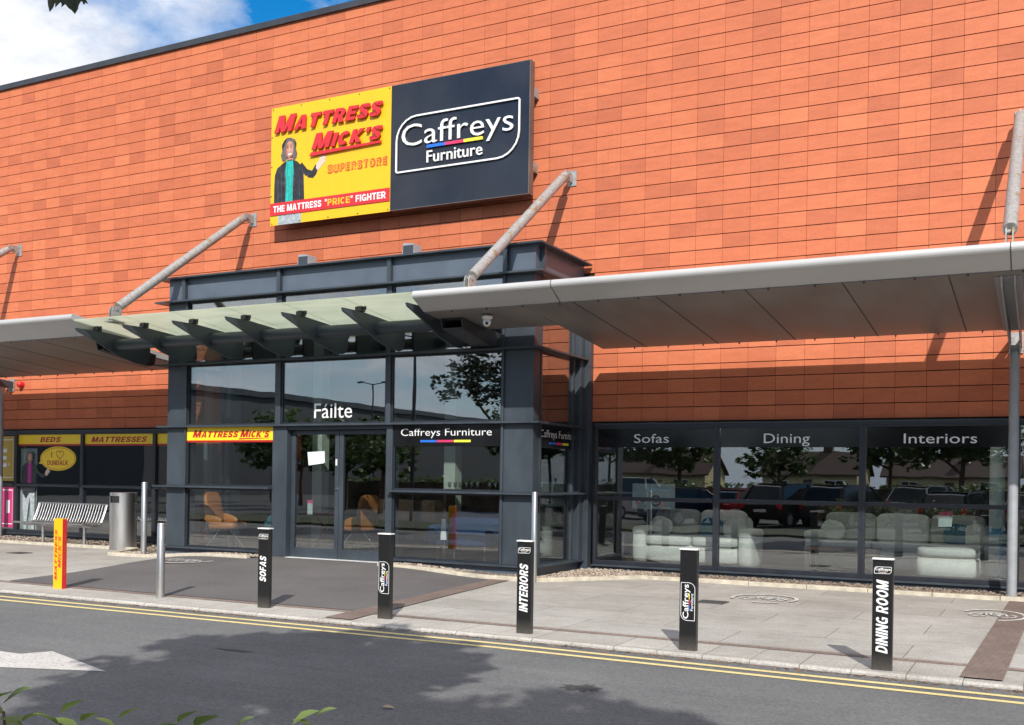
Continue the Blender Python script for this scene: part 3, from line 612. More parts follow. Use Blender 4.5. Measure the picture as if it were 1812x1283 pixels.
# inside the shop
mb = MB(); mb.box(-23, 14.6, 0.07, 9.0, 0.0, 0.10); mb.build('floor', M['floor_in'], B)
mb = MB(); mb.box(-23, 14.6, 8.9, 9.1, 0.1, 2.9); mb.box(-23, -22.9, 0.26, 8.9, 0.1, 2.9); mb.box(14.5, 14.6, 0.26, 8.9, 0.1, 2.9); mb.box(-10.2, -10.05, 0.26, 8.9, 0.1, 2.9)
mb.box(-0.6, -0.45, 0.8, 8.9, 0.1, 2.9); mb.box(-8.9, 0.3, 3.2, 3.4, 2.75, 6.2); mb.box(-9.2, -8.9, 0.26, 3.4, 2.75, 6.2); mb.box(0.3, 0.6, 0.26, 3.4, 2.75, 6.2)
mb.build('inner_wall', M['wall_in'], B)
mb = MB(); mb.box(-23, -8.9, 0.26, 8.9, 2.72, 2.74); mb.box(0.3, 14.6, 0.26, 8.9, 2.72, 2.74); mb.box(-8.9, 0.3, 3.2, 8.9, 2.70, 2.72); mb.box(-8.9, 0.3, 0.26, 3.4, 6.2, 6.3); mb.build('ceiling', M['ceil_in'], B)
def pillar(x, y, r, z, mt, wrap=None):
    m_ = MB(); m_.lathe([(r, 0.1), (r, z)], (x, y, 0), 24); p = m_.build('pillar', mt, B)
    if wrap: m_ = MB(); m_.lathe([(r+.02, 0.1), (r+.025, 0.55), (r+0.01, 0.95)], (x, y, 0), 24); m_.build('wrap', wrap, p)
pillar(6.73, 1.5, 0.12, 2.72, M['palecol'], M['bluewrap'])
for x, y, w in ((-6.9, 0.75, 0.26), (-4.0, 1.6, 0.28)):
    m_ = MB(); m_.box(x-w/2, x+w/2, y, y+w, 0.1, 6.2); m_.build('pillar', M['cream'], B)
m_ = MB(); m_.box(-7.62, -7.38, 0.55, 0.80, 0.1, 2.7); m_.build('pillar', M['maroon'], B)
m_ = MB(); m_.box(-8.45, -8.28, -1.35, -1.2, 0.13, 1.05); m_.build('low_post', M['maroon'], B)
for x, y in ((0.95, .55), (1.9, .65), (2.6, .9), (3.9, .7), (4.6, 1.0), (5.5, .75), (6.3, .7), (3.2, 2.2), (-14.4, .8), (-13.2, .8), (-12.6, 2.2), (-12.1, 4.2), (-7.0, 4.0), (-2.0, 4.6), (0.9, 3.5), (6.2, 4.0), (-5, 5.5)):
    m_ = MB(); m_.lathe([(0.0, 0.0), (0.045, 0.0), (0.06, 0.012)], (x, y, 2.70)); m_.build('downlight', M['lamp'], B)
# one glazed bay of the shopfront = one window with frame, panes, sign film and lettering
def window(x0, x1, film=None, text=None, trect=None, tmat=None, strip_h=0.33, shear=0, off=0.0, label=None):
    m_ = MB(); Y0, Y1 = -0.055, 0.06; s = 0.05
    m_.box(x0, x0+s, Y0, Y1, 0.126, 2.634); m_.box(x1-s, x1, Y0, Y1, 0.126, 2.634)
    m_.box(x0+s, x1-s, Y0+.004, Y1, 0.126, 0.20); m_.box(x0+s, x1-s, Y0+.004, Y1, 2.595, 2.634); m_.box(x0+s, x1-s, Y0-0.02, Y1, 1.30, 1.365)
    w = m_.build('window', M['frame'], B, bevel=0.006)
    m_ = MB()
    m_.box(x0+s, x1-s, 0.0, 0.012, 0.20, 1.30); m_.box(x0+s, x1-s, 0.0, 0.012, 1.365, 2.595); m_.build('pane', M['glass'], w)
    pl = Plane((x0, -0.004, 0), (1, 0, 0), (0, 0, 1))
    if film:
        m_ = MB(); z0 = 2.594-strip_h
        if film == 'black': poly(m_, pl, [(s+.01, z0), (x1-x0-s-.01, z0), (x1-x0-s-.01, 2.594), (s+.01, 2.594)], -0.003, 0.0)
        else:
            poly(m_, pl, [(s+.01, z0+.045), (x1-x0-s-.01, z0+.045), (x1-x0-s-.01, 2.594), (s+.01, 2.594)], -0.003, 0.0)
            poly(m_, pl, [(s+.01, z0), (x1-x0-s-.01, z0), (x1-x0-s-.01, z0+.045), (s+.01, z0+.045)], -0.003, 0.0, 1)
        m_.build('sign_strip', [M['blackfilm']] if film == 'black' else [M['yellowstrip'], M['darkred']], w)
    if text:
        m_ = MB(); put(m_, pl, block(text, .24, .21) if shear else glyphs(text, 0, off), (trect[0]-x0, trect[1], trect[2]-x0, trect[3]), 0.001, 0.003, 0, 1.0 if shear else 0.72); m_.build('lettering', tmat, w)
    return w
window(0.06, 2.36, 'black', 'Sofas', (0.82, 2.345, 1.48, 2.51), M['whitelet'])
window(2.36, 4.79, 'black', 'Dining', (3.17, 2.335, 3.94, 2.505), M['whitelet'])
w3 = window(4.79, 7.05, 'black', 'Interiors', (5.42, 2.325, 6.50, 2.49), M['whitelet'])
window(7.05, 9.48); window(9.48, 11.9); window(11.9, 14.33)
W1 = window(-15.8, -13.4, 'yellow', 'BEDS', (-14.95, 2.405, -14.19, 2.535), M['darkred'], 0.28, 0.25, 0.022)
window(-13.4, -11.0, 'yellow', 'MATTRESSES', (-13.13, 2.40, -11.27, 2.53), M['darkred'], 0.28, 0.25, 0.022)
window(-11.0, -8.58, 'yellow', None, None, None, 0.28)
W0 = window(-18.2, -15.8); window(-20.6, -18.2); window(-23.0, -20.6)
# posters in the far left window: only their right ends show
pl = Plane((-18.1, -0.004, 0), (1, 0, 0), (0, 0, 1))
for z0, z1, mt_ in ((1.42, 2.56, 'gold'), (0.24, 1.28, 'magenta')):
    m_ = MB(); poly(m_, pl, [(0.0, z0), (2.24, z0), (2.24, z1), (0, z1)], -0.003, 0)
    stroke(m_, pl, [(0.1, z0+.09), (2.15, z0+.09), (2.15, z1-.09), (0.1, z1-.09)], 0.022, 0.0005, 0.0015, 1, True)
    if mt_ == 'gold': put(m_, pl, glyphs('E', 0, 0.03), (1.45, z0+.36, 1.92, z1-.32), 0.0005, 0.0015, 1); stroke(m_, pl, [(1.99, z0+.42), (2.02, z0+.42)], 0.07, 0.0005, 0.0015, 1)
    else: put(m_, pl, glyphs('01', 0, 0.02), (1.35, z0+.36, 2.05, z1-.34), 0.0005, 0.0015, 1)
    m_.build('poster', [M[mt_], M['white']], W0)
# printed man: stacked flat shapes in a unit box (u across, v up), shared by the board and the window print
def printed_man(name, pl, k, parent, shirt, full=False, mats=None):
    m_ = MB(); ms = [M['jacket'], M['hairg'] if not full else M['hair'], M['skin'], M[shirt], M['skin2'], M['jeans'], M['white'], M['dark'], M['jacketfold'], M['tealdark'], M['skinshade']]
    def vv(v):
        if not full: return v
        return v*.56/.36 if v < .36 else .56+(v-.36)*.305/.38 if v < .74 else .865+(v-.74)*.135/.26
    q = lambda pts, i, mi: poly(m_, pl, [(u, vv(v)) for u, v in pts], 0, k+0.0012*i, mi)
    if full:
        q([(.14, .0), (.22, .0), (.24, .10), (.31, .27), (.36, .10), (.36, .0), (.47, .0), (.48, .1), (.47, .36), (.10, .36), (.08, .2), (.12, .08)], 1, 5)
        q([(.05, .36), (.08, .30), (.20, .25), (.30, .30), (.46, .30), (.50, .34), (.50, .58), (.05, .58)], 2, 0)
    else: q([(.12, .0), (.62, .0), (.62, .30), (.12, .30)], 1, 5)
    b0 = .40 if full else .12
    q([(.03, b0), (.03, .42), (.04, .58), (.09, .66), (.22, .715), (.30, .735), (.44, .735), (.52, .71), (.60, .66), (.66, .56), (.69, b0)] if not full else
      [(.03, b0), (.04, .58), (.07, .68), (.19, .73), (.26, .74), (.36, .74), (.42, .72), (.49, .66), (.52, .56), (.52, b0)], 3, 0)
    if not full:
        q([(.58, .66), (.66, .58), (.76, .505), (.86, .49), (.93, .53), (.97, .60), (.91, .64), (.84, .575), (.74, .60), (.62, .69)], 4, 0)
        q([(.92, .60), (.96, .57), (1.02, .60), (1.08, .64), (1.13, .655), (1.10, .675), (1.145, .70), (1.11, .705), (1.12, .74), (1.075, .715), (1.06, .755), (1.03, .71), (1.0, .735), (.99, .68), (.94, .655)], 5, 4)
        q([(.27, .12), (.29, .45), (.27, .62), (.30, .735), (.36, .76), (.43, .735), (.45, .60), (.43, .40), (.44, .12)], 5, 3)
        q([(.27, .62), (.24, .60), (.26, .52), (.23, .50), (.285, .36), (.29, .45)], 6, 8); q([(.45, .60), (.485, .60), (.47, .52), (.50, .50), (.44, .36), (.43, .45)], 6, 8)
        for u0, v0, u1, v1 in ((.31, .70, .30, .42), (.40, .66, .39, .30), (.345, .55, .35, .16)): q([(u0, v0), (u0+.012, v0), (u1+.014, v1), (u1, v1)], 6, 9)
        for v_ in (.24, .31, .38): q([(.475, v_), (.492, v_), (.492, v_+.014), (.475, v_+.014)], 6, 8)
        for u0, v0, u1, v1 in ((.10, .60, .12, .18), (.18, .62, .20, .20), (.56, .58, .58, .16), (.62, .60, .70, .53)): q([(u0, v0), (u0+.016, v0), (u1+.02, v1), (u1, v1)], 6, 8)
        q([(.30, .735), (.36, .72), (.43, .735), (.42, .79), (.31, .79)], 7, 2)
        q([(.20, .735), (.17, .80), (.20, .86), (.19, .92), (.24, .97), (.30, 1.0), (.38, .995), (.46, .97), (.50, .92), (.49, .86), (.52, .80), (.50, .745), (.45, .73), (.42, .76), (.30, .755), (.25, .73)], 7, 1)
        q([(.28, .80), (.27, .87), (.29, .93), (.34, .955), (.40, .95), (.435, .92), (.44, .86), (.43, .80), (.39, .765), (.33, .762)], 8, 2)
        for u in (.315, .395): q([(u-.022, .885), (u, .893), (u+.022, .885), (u, .878)], 9, 7)
        q([(.28, .80), (.27, .87), (.29, .93), (.31, .945), (.30, .87), (.315, .80), (.33, .765)], 9, 10); q([(.33, .765), (.39, .768), (.41, .79), (.36, .782)], 9, 10); q([(.20, .86), (.19, .92), (.24, .97), (.30, 1.0), (.27, .95), (.235, .90)], 9, 7); q([(.46, .97), (.50, .92), (.49, .86), (.475, .90)], 9, 7)
        for u in (.315, .395): q([(u-.028, .903), (u, .914), (u+.028, .905), (u, .907)], 10, 7)
        q([(.35, .84), (.372, .838), (.362, .885)], 10, 4); q([(.32, .805), (.36, .793), (.41, .808), (.36, .815)], 9, 6)
        q([(.305, .735), (.36, .70), (.42, .735), (.39, .745), (.36, .725), (.33, .745)], 7, 3)
    else:
        q([(.48, .66), (.54, .56), (.70, .495), (.80, .50), (.86, .545), (.80, .57), (.72, .545), (.60, .60), (.52, .68)], 4, 0)
        q([(.81, .545), (.86, .52), (.93, .57), (.98, .60), (.94, .61), (.95, .645), (.90, .625), (.89, .655), (.85, .61), (.82, .59)], 5, 4)
        q([(.24, .40), (.25, .55), (.24, .66), (.27, .745), (.31, .76), (.35, .745), (.37, .66), (.36, .40)], 5, 3)
        q([(.27, .735), (.31, .72), (.35, .735), (.345, .79), (.275, .79)], 6, 2)
        q([(.20, .75), (.18, .82), (.20, .90), (.22, .96), (.28, 1.0), (.35, .99), (.40, .95), (.41, .88), (.42, .80), (.39, .745), (.34, .74), (.26, .74)], 7, 1)
        q([(.255, .80), (.25, .88), (.27, .935), (.31, .955), (.355, .94), (.375, .88), (.37, .80), (.335, .762), (.285, .762)], 8, 2)
        for u in (.285, .345): q([(u-.016, .887), (u, .894), (u+.016, .887), (u, .880)], 9, 7)
        q([(.30, .84), (.32, .838), (.312, .885)], 9, 4); q([(.285, .806), (.31, .796), (.345, .808), (.31, .815)], 9, 7)
    return m_.build(name, ms, parent)
m_ = MB(); m_.box(-15.72, -15.12, 0.05, 0.06, 0.21, 2.25); m_.build('backing_sheet', M['palecol'], W1)
printed_man('printed_figure', Plane((-15.66, -0.002, 0.22), (1, 0, 0), (0, 0, 1), 1.13, 1.95), 0.001, W1, 'magshirt', True)
pl = Plane((-14.29, -0.004, 2.0), (1, 0, 0), (0, 0, 1)); m_ = MB(); el = lambda rx, rz: [(rx*math.cos(2*math.pi*i/48), rz*math.sin(2*math.pi*i/48)) for i in range(48)]
poly(m_, pl, el(0.64, 0.30), -0.003, 0); poly(m_, pl, [(-0.50, 0.02), (-0.70, -0.12), (-0.40, -0.16)], -0.003, -0.0004)
stroke(m_, pl, el(0.605, 0.265), 0.012, 0.0004, 0.001, 1, True)
put(m_, pl, block('I', 0, .25), (-0.24, 0.03, -0.205, 0.17), 0.0004, 0.0012, 1); put(m_, pl, block('DUNDALK', 0, .19), (-0.38, -0.165, 0.37, -0.045), 0.0004, 0.0012, 1)
ht = [(16*math.sin(t_)**3, 13*math.cos(t_)-5*math.cos(2*t_)-2*math.cos(3*t_)-math.cos(4*t_)) for t_ in [2*math.pi*i/40 for i in range(40)]]
stroke(m_, pl, [(0.07+x*0.0085, 0.10+y*0.0075) for x, y in ht], 0.018, 0.0004, 0.0012, 1, True); m_.build('speech_bubble', [M['yellowstrip'], M['darkred']], W1)
# small stickers on the right hand glass
pl = Plane((5.95, 0.022, 1.0), (1, 0, 0), (0, 0, 1)); m_ = MB()
poly(m_, pl, [(0, 0), (.20, 0.01), (.21, .25), (.01, .24)], -0.003, 0.0); poly(m_, pl, [(0.01, .17), (.21, .18), (.21, .25), (.01, .24)], 0, 0.0015, 1); m_.build('notice', [M['palecol'], M['pink']], w3)
# ================================================================== glazed entrance porch
P = thing('entrance_porch', 'dark steel and glass entrance porch with double doors standing out from the orange facade', 'porch', (-4.36, -2.1, 0)); WORLD.add(P.name)
FY = -2.1
def U_strip(z0, z1, o, gap=None, depth=0.1, mt='steel'):
    a, b = PX0-o, PX1+o*0.75; f = FY-o*.6; g = FY+depth
    L_ = [(a, f), (gap[0] if gap else 0, f), (gap[0] if gap else 0, g), (PX0+.1, g), (PX0+.1, .028), (a, .028)]; R_ = [(gap[1] if gap else 0, f), (b, f), (b, -.06), (PX1-.1, -.06), (PX1-.1, g), (gap[1] if gap else 0, g)]
    for q in ([L_, R_] if gap else [[L_[0]]+R_[1:5]+L_[3:]]): m_ = MB(); m_.prism(q, Z_, z0, z1); m_.build('steel_flange', M[mt], P, bevel=0.004)
GAP = (-5.74, -3.02)
U_strip(0.17, 0.20, 0.14, GAP); U_strip(1.395, 1.43, 0.22, GAP); U_strip(2.60, 2.635, 0.16); U_strip(3.85, 3.88, 0.20); U_strip(5.125, 5.155, 0.22); U_strip(5.60, 5.63, 0.20)
for q in ([(PX0+.02, FY+.02), (GAP[0], FY+.02), (GAP[0], FY+.1), (PX0+.1, FY+.1), (PX0+.1, 0), (PX0+.02, 0)], [(GAP[1], FY+.02), (PX1-.02, FY+.02), (PX1-.02, -.03), (PX1-.1, -.03), (PX1-.1, FY+.1), (GAP[1], FY+.1)]):
    m_ = MB(); m_.prism(q, Z_, -.05, .169); m_.build('plinth', M['panel'], P)
LV = [(0.201, 1.394), (1.431, 2.599), (2.636, 3.849), (3.881, 5.124)]
for x0, x1 in ((PX0+.03, -7.99), (-0.78, PX1-.03)):
    m_ = MB()
    for z0, z1 in LV:
        m_.box(x0, x1, FY+0.025, FY+0.06, z0, z1); m_.box(x0, x1, FY+0.061, FY+0.28, z0, z1)
        m_.box(x0-.012 if x0 > -1 else x1-.03, x0+.03 if x0 > -1 else x1+.012, FY-0.015, FY+0.1, z0, z1)
    m_.build('corner_column', M['steel'], P, bevel=0.005)
for side, x in ((1, PX1), (-1, PX0)):
    m_ = MB(); lo, hi = (x-.10, x+.17) if side > 0 else (x-.02, x+.12)
    m_.box(lo, hi, -0.16, 0.0, -0.04, 5.36); m_.box(lo, hi-(0.10 if side > 0 else 0), -0.34, -0.161, 0.2, 5.1)
    m_.build('wall_jamb', M['steel'], P, bevel=0.006)
    m_ = MB(); m_.box(x-.06, x-.001, -0.50, -0.43, 0.20, 5.12) if side > 0 else m_.box(x+.001, x+.06, -0.50, -0.43, 0.20, 5.12); m_.box(x-.07 if side > 0 else x+.02, x-.02 if side > 0 else x+.07, FY+.285, FY+.34, 0.2, 5.12); m_.build('mullion', M['steel'], P)
for x0, x1, z0, z1 in ((-5.70, -5.58, 2.636, 5.12), (-3.16, -3.06, 2.636, 5.12), (-5.745, -5.40, 0.03, 2.599), (-3.13, -3.0, 0.03, 2.599)):
    m_ = MB(); m_.box(x0, x1, FY+0.0, FY+0.24, z0, z1); m_.build('mullion', M['steel'], P, bevel=0.005)
m_ = MB()
for x0, x1 in ((PX0+.03, -8.10), (-8.02, -5.67), (-5.59, -3.14), (-3.06, -0.78), (-0.70, PX1-.03)): m_.box(x0, x1, FY+0.035, FY+0.07, 5.156, 5.599)
m_.box(PX0+.03, PX0+.07, FY+0.07, 0.0, 5.156, 5.599); m_.box(PX1-.07, PX1-.03, FY+0.07, -0.03, 5.156, 5.599); m_.build('fascia_panel', M['panel'], P)
for x in (-8.06, -5.63, -3.10, -0.74): m_ = MB(); m_.box(x-.04, x+.04, FY-0.05, FY+0.07, 5.156, 5.599); m_.build('stiffener', M['steel'], P)
m_ = MB(); m_.box(PX1-.07, PX1+.06, FY+.20, FY+.27, 5.156, 5.599); m_.build('stiffener', M['steel'], P)
m_ = MB(); m_.box(PX0+.08, PX1-.08, FY+.08, 0.03, 5.54, 5.598); m_.build('roof', M['steel'], P)
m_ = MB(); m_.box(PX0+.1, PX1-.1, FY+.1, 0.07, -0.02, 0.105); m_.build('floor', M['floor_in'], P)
# glass panes with the slim inner frames
def pane(x0, x1, z0, z1, g='glass'):
    m_ = MB(); m_.box(x0, x1, FY+0.055, FY+0.067, z0, z1); p = m_.build('pane', M[g], P)
    f = MB(); w = 0.035
    for q in ((x0, x0+w, z0, z1), (x1-w, x1, z0, z1), (x0+w, x1-w, z0, z0+w), (x0+w, x1-w, z1-w, z1)): f.box(q[0], q[1], FY+0.03, FY+0.05, q[2], q[3])
    f.build('glazing_bead', M['frame'], p)
    return p
for z0, z1 in LV[:2]:
    pL = pane(-7.98, -5.745, z0, z1); pR = pane(-3.0, -0.79, z0, z1)
uL = pane(-7.98, -5.70, *LV[2], 'upglass'); uM = pane(-5.58, -3.16, *LV[2], 'upglass'); uR = pane(-3.06, -0.79, *LV[2], 'upglass')
pane(-7.98, -5.70, *LV[3], 'upglass'); pane(-5.58, -3.16, *LV[3], 'upglass'); pane(-3.06, -0.79, *LV[3], 'upglass')
for x in (PX0+.04, PX1-.052):
    for i, (z0, z1) in enumerate(LV):
        m_ = MB(); m_.box(x, x+.012, FY+.33, -0.48, z0, z1); m_.box(x, x+.012, -0.43, -0.34, z0, z1); p = m_.build('pane', M['glass' if i < 2 else 'upglass'], P)
        if x > -1 and i == 1: rP = p
# signage on the porch glass
pl = Plane((-8, FY+.052, 0), (1, 0, 0), (0, 0, 1))
m_ = MB(); poly(m_, pl, [(.03, 2.34), (2.24, 2.34), (2.24, 2.598), (.03, 2.598)], 0.0285, 0.0325, 0); poly(m_, pl, [(.03, 2.30), (2.24, 2.30), (2.24, 2.34), (.03, 2.34)], 0.0285, 0.0325, 1); m_.build('sign_strip', [M['yellowstrip'], M['darkred']], pL)
m_ = MB()
put(m_, pl, block([('M', 1.2), ('ATTRESS', 0.98)], 0.24, .23), (0.18, 2.395, 1.38, 2.545), 0.033, 0.035); put(m_, pl, block([('M', 1.2), ("ICK'S", 1.0)], 0.24, .23), (1.42, 2.395, 2.16, 2.545), 0.033, 0.035)
poly(m_, pl, [(1.39, 2.352), (2.15, 2.375), (2.15, 2.385), (1.39, 2.378)], 0.033, 0.0345); m_.build('lettering', M['darkred'], pL)
m_ = MB(); poly(m_, pl, [(5.01, 2.215), (7.20, 2.215), (7.20, 2.598), (5.01, 2.598)], 0.0285, 0.0325); m_.build('sign_strip', M['blackfilm'], pR)
m_ = MB(); put(m_, pl, glyphs('Caffreys Furniture', 0, -0.006), (5.17, 2.40, 7.02, 2.535), 0.033, 0.035, 0, 0.72)
for i in range(3): poly(m_, pl, [(5.58+.345*i, 2.285), (5.58+.345*(i+1)-.008, 2.285), (5.58+.345*(i+1)-.008, 2.325), (5.58+.345*i, 2.325)], 0.033, 0.0345, 1+i)
m_.build('lettering', [M['whitelet'], M['blue'], M['pink'], M['lemon']], pR)
pr = Plane((PX1-.038, FY+.33, 0), (0, 1, 0), (0, 0, 1))
m_ = MB(); poly(m_, pr, [(0, 2.20), (1.60, 2.20), (1.60, 2.598), (0, 2.598)], 0.0, 0.003); m_.build('sign_strip', M['blackfilm'], rP)
m_ = MB(); put(m_, pr, glyphs('Caffreys Furniture', 0, -0.006), (0.0, 2.385, 1.50, 2.52), 0.0035, 0.005, 0, 0.72)
for i in range(3): poly(m_, pr, [(.36+.27*i, 2.27), (.36+.27*(i+1)-.008, 2.27), (.36+.27*(i+1)-.008, 2.31), (.36+.27*i, 2.31)], 0.0035, 0.0048, 1+i)
m_.build('lettering', [M['whitelet'], M['blue'], M['pink'], M['lemon']], rP)
m_ = MB(); put(m_, pl, glyphs('F\u00e1ilte'), (3.20, 2.745, 4.07, 3.02), 0.003, 0.005, 0); m_.build('lettering', M['whitelet'], uM)
m_ = MB(); m_.box(-5.40, -3.13, FY+.02, FY+.24, 2.53, 2.599); m_.build('door_head', M['steel'], P)
# double doors
DY = FY+0.13
for i, (x0, x1) in enumerate(((-5.395, -4.275), (-4.265, -3.135))):
    m_ = MB(); s = 0.09; z0, z1 = 0.115, 2.525
    m_.box(x0, x0+s, DY, DY+.06, z0, z1); m_.box(x1-s, x1, DY, DY+.06, z0, z1); m_.box(x0+s, x1-s, DY, DY+.06, z0, z0+.18); m_.box(x0+s, x1-s, DY, DY+.06, z1-.08, z1)
    d = m_.build('door', M['steel'], P, bevel=0.005)
    m_ = MB(); m_.box(x0+s, x1-s, DY+.025, DY+.037, z0+.18, z1-.08); m_.build('pane', M['glass'], d)
    pd = Plane((x0, DY, 0), (1, 0, 0), (0, 0, 1)); m_ = MB()
    if i == 0:
        poly(m_, pd, [(.40, 1.86), (.74, 1.90), (.78, 1.92), (.77, 2.13), (.37, 2.11)], -0.022, -0.0195); m_.build('notice', M['paper'], d)
        m_ = MB(); poly(m_, pd, [(.37, .93), (.49, .93), (.49, 1.20), (.37, 1.20)], -0.044, -0.0415); poly(m_, pd, [(.37, 1.14), (.49, 1.14), (.49, 1.20), (.37, 1.20)], -0.041, -0.0398, 1); m_.build('sticker', [M['palecol'], M['pink']], d)
        m_ = MB(); m_.box(x1-.06, x1-.03, DY-.02, DY-.001, 1.86, 1.98); m_.build('latch', M['capmetal'], d)
        m_ = MB(); m_.tube((x1-.045, DY-.03, 1.42), (x1-.045, DY-.001, 1.42), .025); m_.build('lock', M['chrome'], d)
m_ = MB(); m_.box(-5.4, -3.13, FY-.02, FY+.3, 0.08, 0.112); m_.build('threshold', M['capmetal'], P)
# ================================================================== canopies
def section(top):
    c = (-3.99, top-.062); r = .062
    return [(-0.50, 4.035)]+[(c[0]-r*math.sin(math.radians(a)), c[1]+r*math.cos(math.radians(a))) for a in (-8, 10, 28, 46, 64, 82, 100, 120, 145, 162)]+[(-3.70, 4.297), (-0.50, 4.012)]
def cut(y, SECT):  # section cut off at depth y (towards the wall)
    f = (y+3.70)/(3.20); g = (y+3.97)/3.47; t_ = SECT[1][1]
    return [(y, t_-(t_-4.035)*g)]+SECT[1:-1]+[(y, 4.297-f*(4.297-4.012))]
def canopy(name, label, lo, hi, notch, raf, posts, side, top):
    """lo..hi in X; notch = X where the part behind the porch line starts"""
    C_ = thing(name, label, 'canopy', ((lo+hi)/2, -2.2, 4.2), 'aluminium canopies over the pavement'); WORLD.add(C_.name)
    m_ = MB(); NY = -2.38; SECT = section(top); CUT = cut(NY, SECT)
    if side > 0: m_.prism(CUT, X_, lo, notch, 0, False); m_.prism(SECT, X_, notch, hi, 0, False)
    else: m_.prism(SECT, X_, lo, notch, 0, False); m_.prism(CUT, X_, notch, hi, 0, False)
    d = m_.build('deck', [M['canopy']], C_)
    # soffit lining and its joints
    m_ = MB(); zs = lambda y: 4.297-(y+3.70)/3.20*(4.297-4.012)
    a, b = (notch+.02, hi-.01) if side > 0 else (lo+.01, notch-.02)
    pr = [(-3.68, zs(-3.68)-.004), (-3.68, zs(-3.68)-.014), (-.52, zs(-.52)-.014), (-.52, zs(-.52)-.004)]
    m_.prism(pr, X_, a, b)
    pr2 = [(-3.68, zs(-3.68)-.004), (-3.68, zs(-3.68)-.014), (NY-.02, zs(NY)-.014), (NY-.02, zs(NY)-.004)]
    if side > 0: m_.prism(pr2, X_, lo+.02, a-.006)
    else: m_.prism(pr2, X_, b+.006, hi-.02)
    m_.build('soffit', M['soffit'], C_)
    m_ = MB(); x = 1.22 if side > 0 else -10.45
    xs_ = []
    while lo < x < hi: xs_.append(x); x += 1.285*side
    for x in xs_: m_.prism([(-3.69, zs(-3.69)-.0141), (-3.69, zs(-3.69)-.018), (-.51, zs(-.51)-.018), (-.51, zs(-.51)-.0141)], X_, x-.008, x+.008)
    x = lo+.5
    while x < hi: m_.box(x, x+.025, -3.695, -3.67, 4.262, 4.28); m_.box(x, x+.02, -.53, -.51, 3.975, 3.998) if (x > notch if side > 0 else x < notch) else None; x += 0.62
    m_.build('soffit_seam', M['seam'], C_)
    for x in ([1.02+6.05*i for i in range(3)] if side > 0 else [-15.2-6.05*i for i in range(2)]):
        m_ = MB(); cz = SECT[1][1]-.062; q = [(-3.99+(y+3.99)*1.07, cz+(z-cz)*1.07) for y, z in SECT[2:11]]+[(-3.703, 4.291)]; m_.add([(x-.006, y, z) for y, z in q]+[(x+.006, y, z) for y, z in q], [(i, i+1, 11+i, 10+i) for i in range(9)]); m_.build('edge_joint', M['seam'], C_)
    for x in raf:   # steel arm under the soffit: a pair of plates
        m_ = MB(); pr = [(-3.55, zs(-3.55)-.02), (-3.45, zs(-3.5)-.14), (-0.9, zs(-.9)-.24), (-0.04, 3.78), (-0.04, 3.94), (-.5, zs(-.5)-.02)]
        for dx in (-.085, .065): m_.prism(pr, X_, x+dx, x+dx+.02)
        m_.prism([(-3.5, zs(-3.5)-.016), (-3.5, zs(-3.5)-.024), (-.5, zs(-.5)-.024), (-.5, zs(-.5)-.016)], X_, x-.16, x+.16)
        r_ = m_.build('rafter', M['steel'] if side < 0 else M['post'], C_); m_ = MB(); m_.box(x-.10, x+.10, -.035, -.012, 3.70, 4.02)
        for z in (3.76, 3.95):
            for dx in (-.07, .07): m_.tube((x+dx, -.06, z), (x+dx, -.03, z), .018, 8)
        m_.build('wall_plate', M['galv'], r_)
    for x, y, z0 in posts:
        m_ = MB(); m_.tube((x, y, z0), (x, y, 3.66), .072, 20); p = m_.build('post', M['post'], C_)
        m_ = MB()
        for dx in (-.075, .06): m_.prism([(y-.05, 3.60), (y+.05, 3.60), (y+.07, 3.78), (y+.07, 3.98), (y-.10, 3.98), (y-.10, 3.78)], X_, x+dx, x+dx+.015)
        m_.box(x-.062, x+.062, y-.03, y+.03, 3.661, 3.76); m_.build('head_plate', M['post'], p)
        m_ = MB(); m_.lathe([(.0, .012), (.12, .012), (.12, 0)], (x, y, z0), 20); m_.build('base_plate', M['post'], p)
    return C_
CR = canopy('canopy', 'long grey metal canopy to the right of the porch, above the sofa windows', -1.37, 14.9, 0.38, [7.03], [(7.03, -0.56, -0.02)], 1, 4.575)
CL = canopy('canopy', 'grey metal canopy to the left of the porch, above the yellow signed windows', -26, -9.02, -9.30, [-16.02], [(-16.02, -0.32, -0.0)], -1, 4.675)
m_ = MB(); pr = [(-3.30, 4.24), (-3.25, 4.08), (-2.05, 3.885), (-1.95, 3.90), (-1.9, 4.13), (-2.1, 4.16)]
m_.prism(pr, X_, -1.30, -1.28); m_.prism(pr, X_, -0.92, -0.90); m_.prism([(-3.24, 4.07), (-3.24, 4.09), (-2.05, 3.897), (-2.05, 3.877)], X_, -1.279, -0.921); m_.prism([(-3.28, 4.22), (-2.0, 4.13), (-2.0, 4.15), (-3.28, 4.24)], X_, -1.279, -0.921)
m_.build('box_beam', M['steel_dark'], CR)
m_ = MB(); m_.prism(pr, X_, -9.22, -9.20); m_.prism(pr, X_, -9.06, -9.04); m_.prism([(-3.24, 4.07), (-3.24, 4.09), (-2.05, 3.897), (-2.05, 3.877)], X_, -9.199, -9.061); m_.build('box_beam', M['steel_dark'], CL)
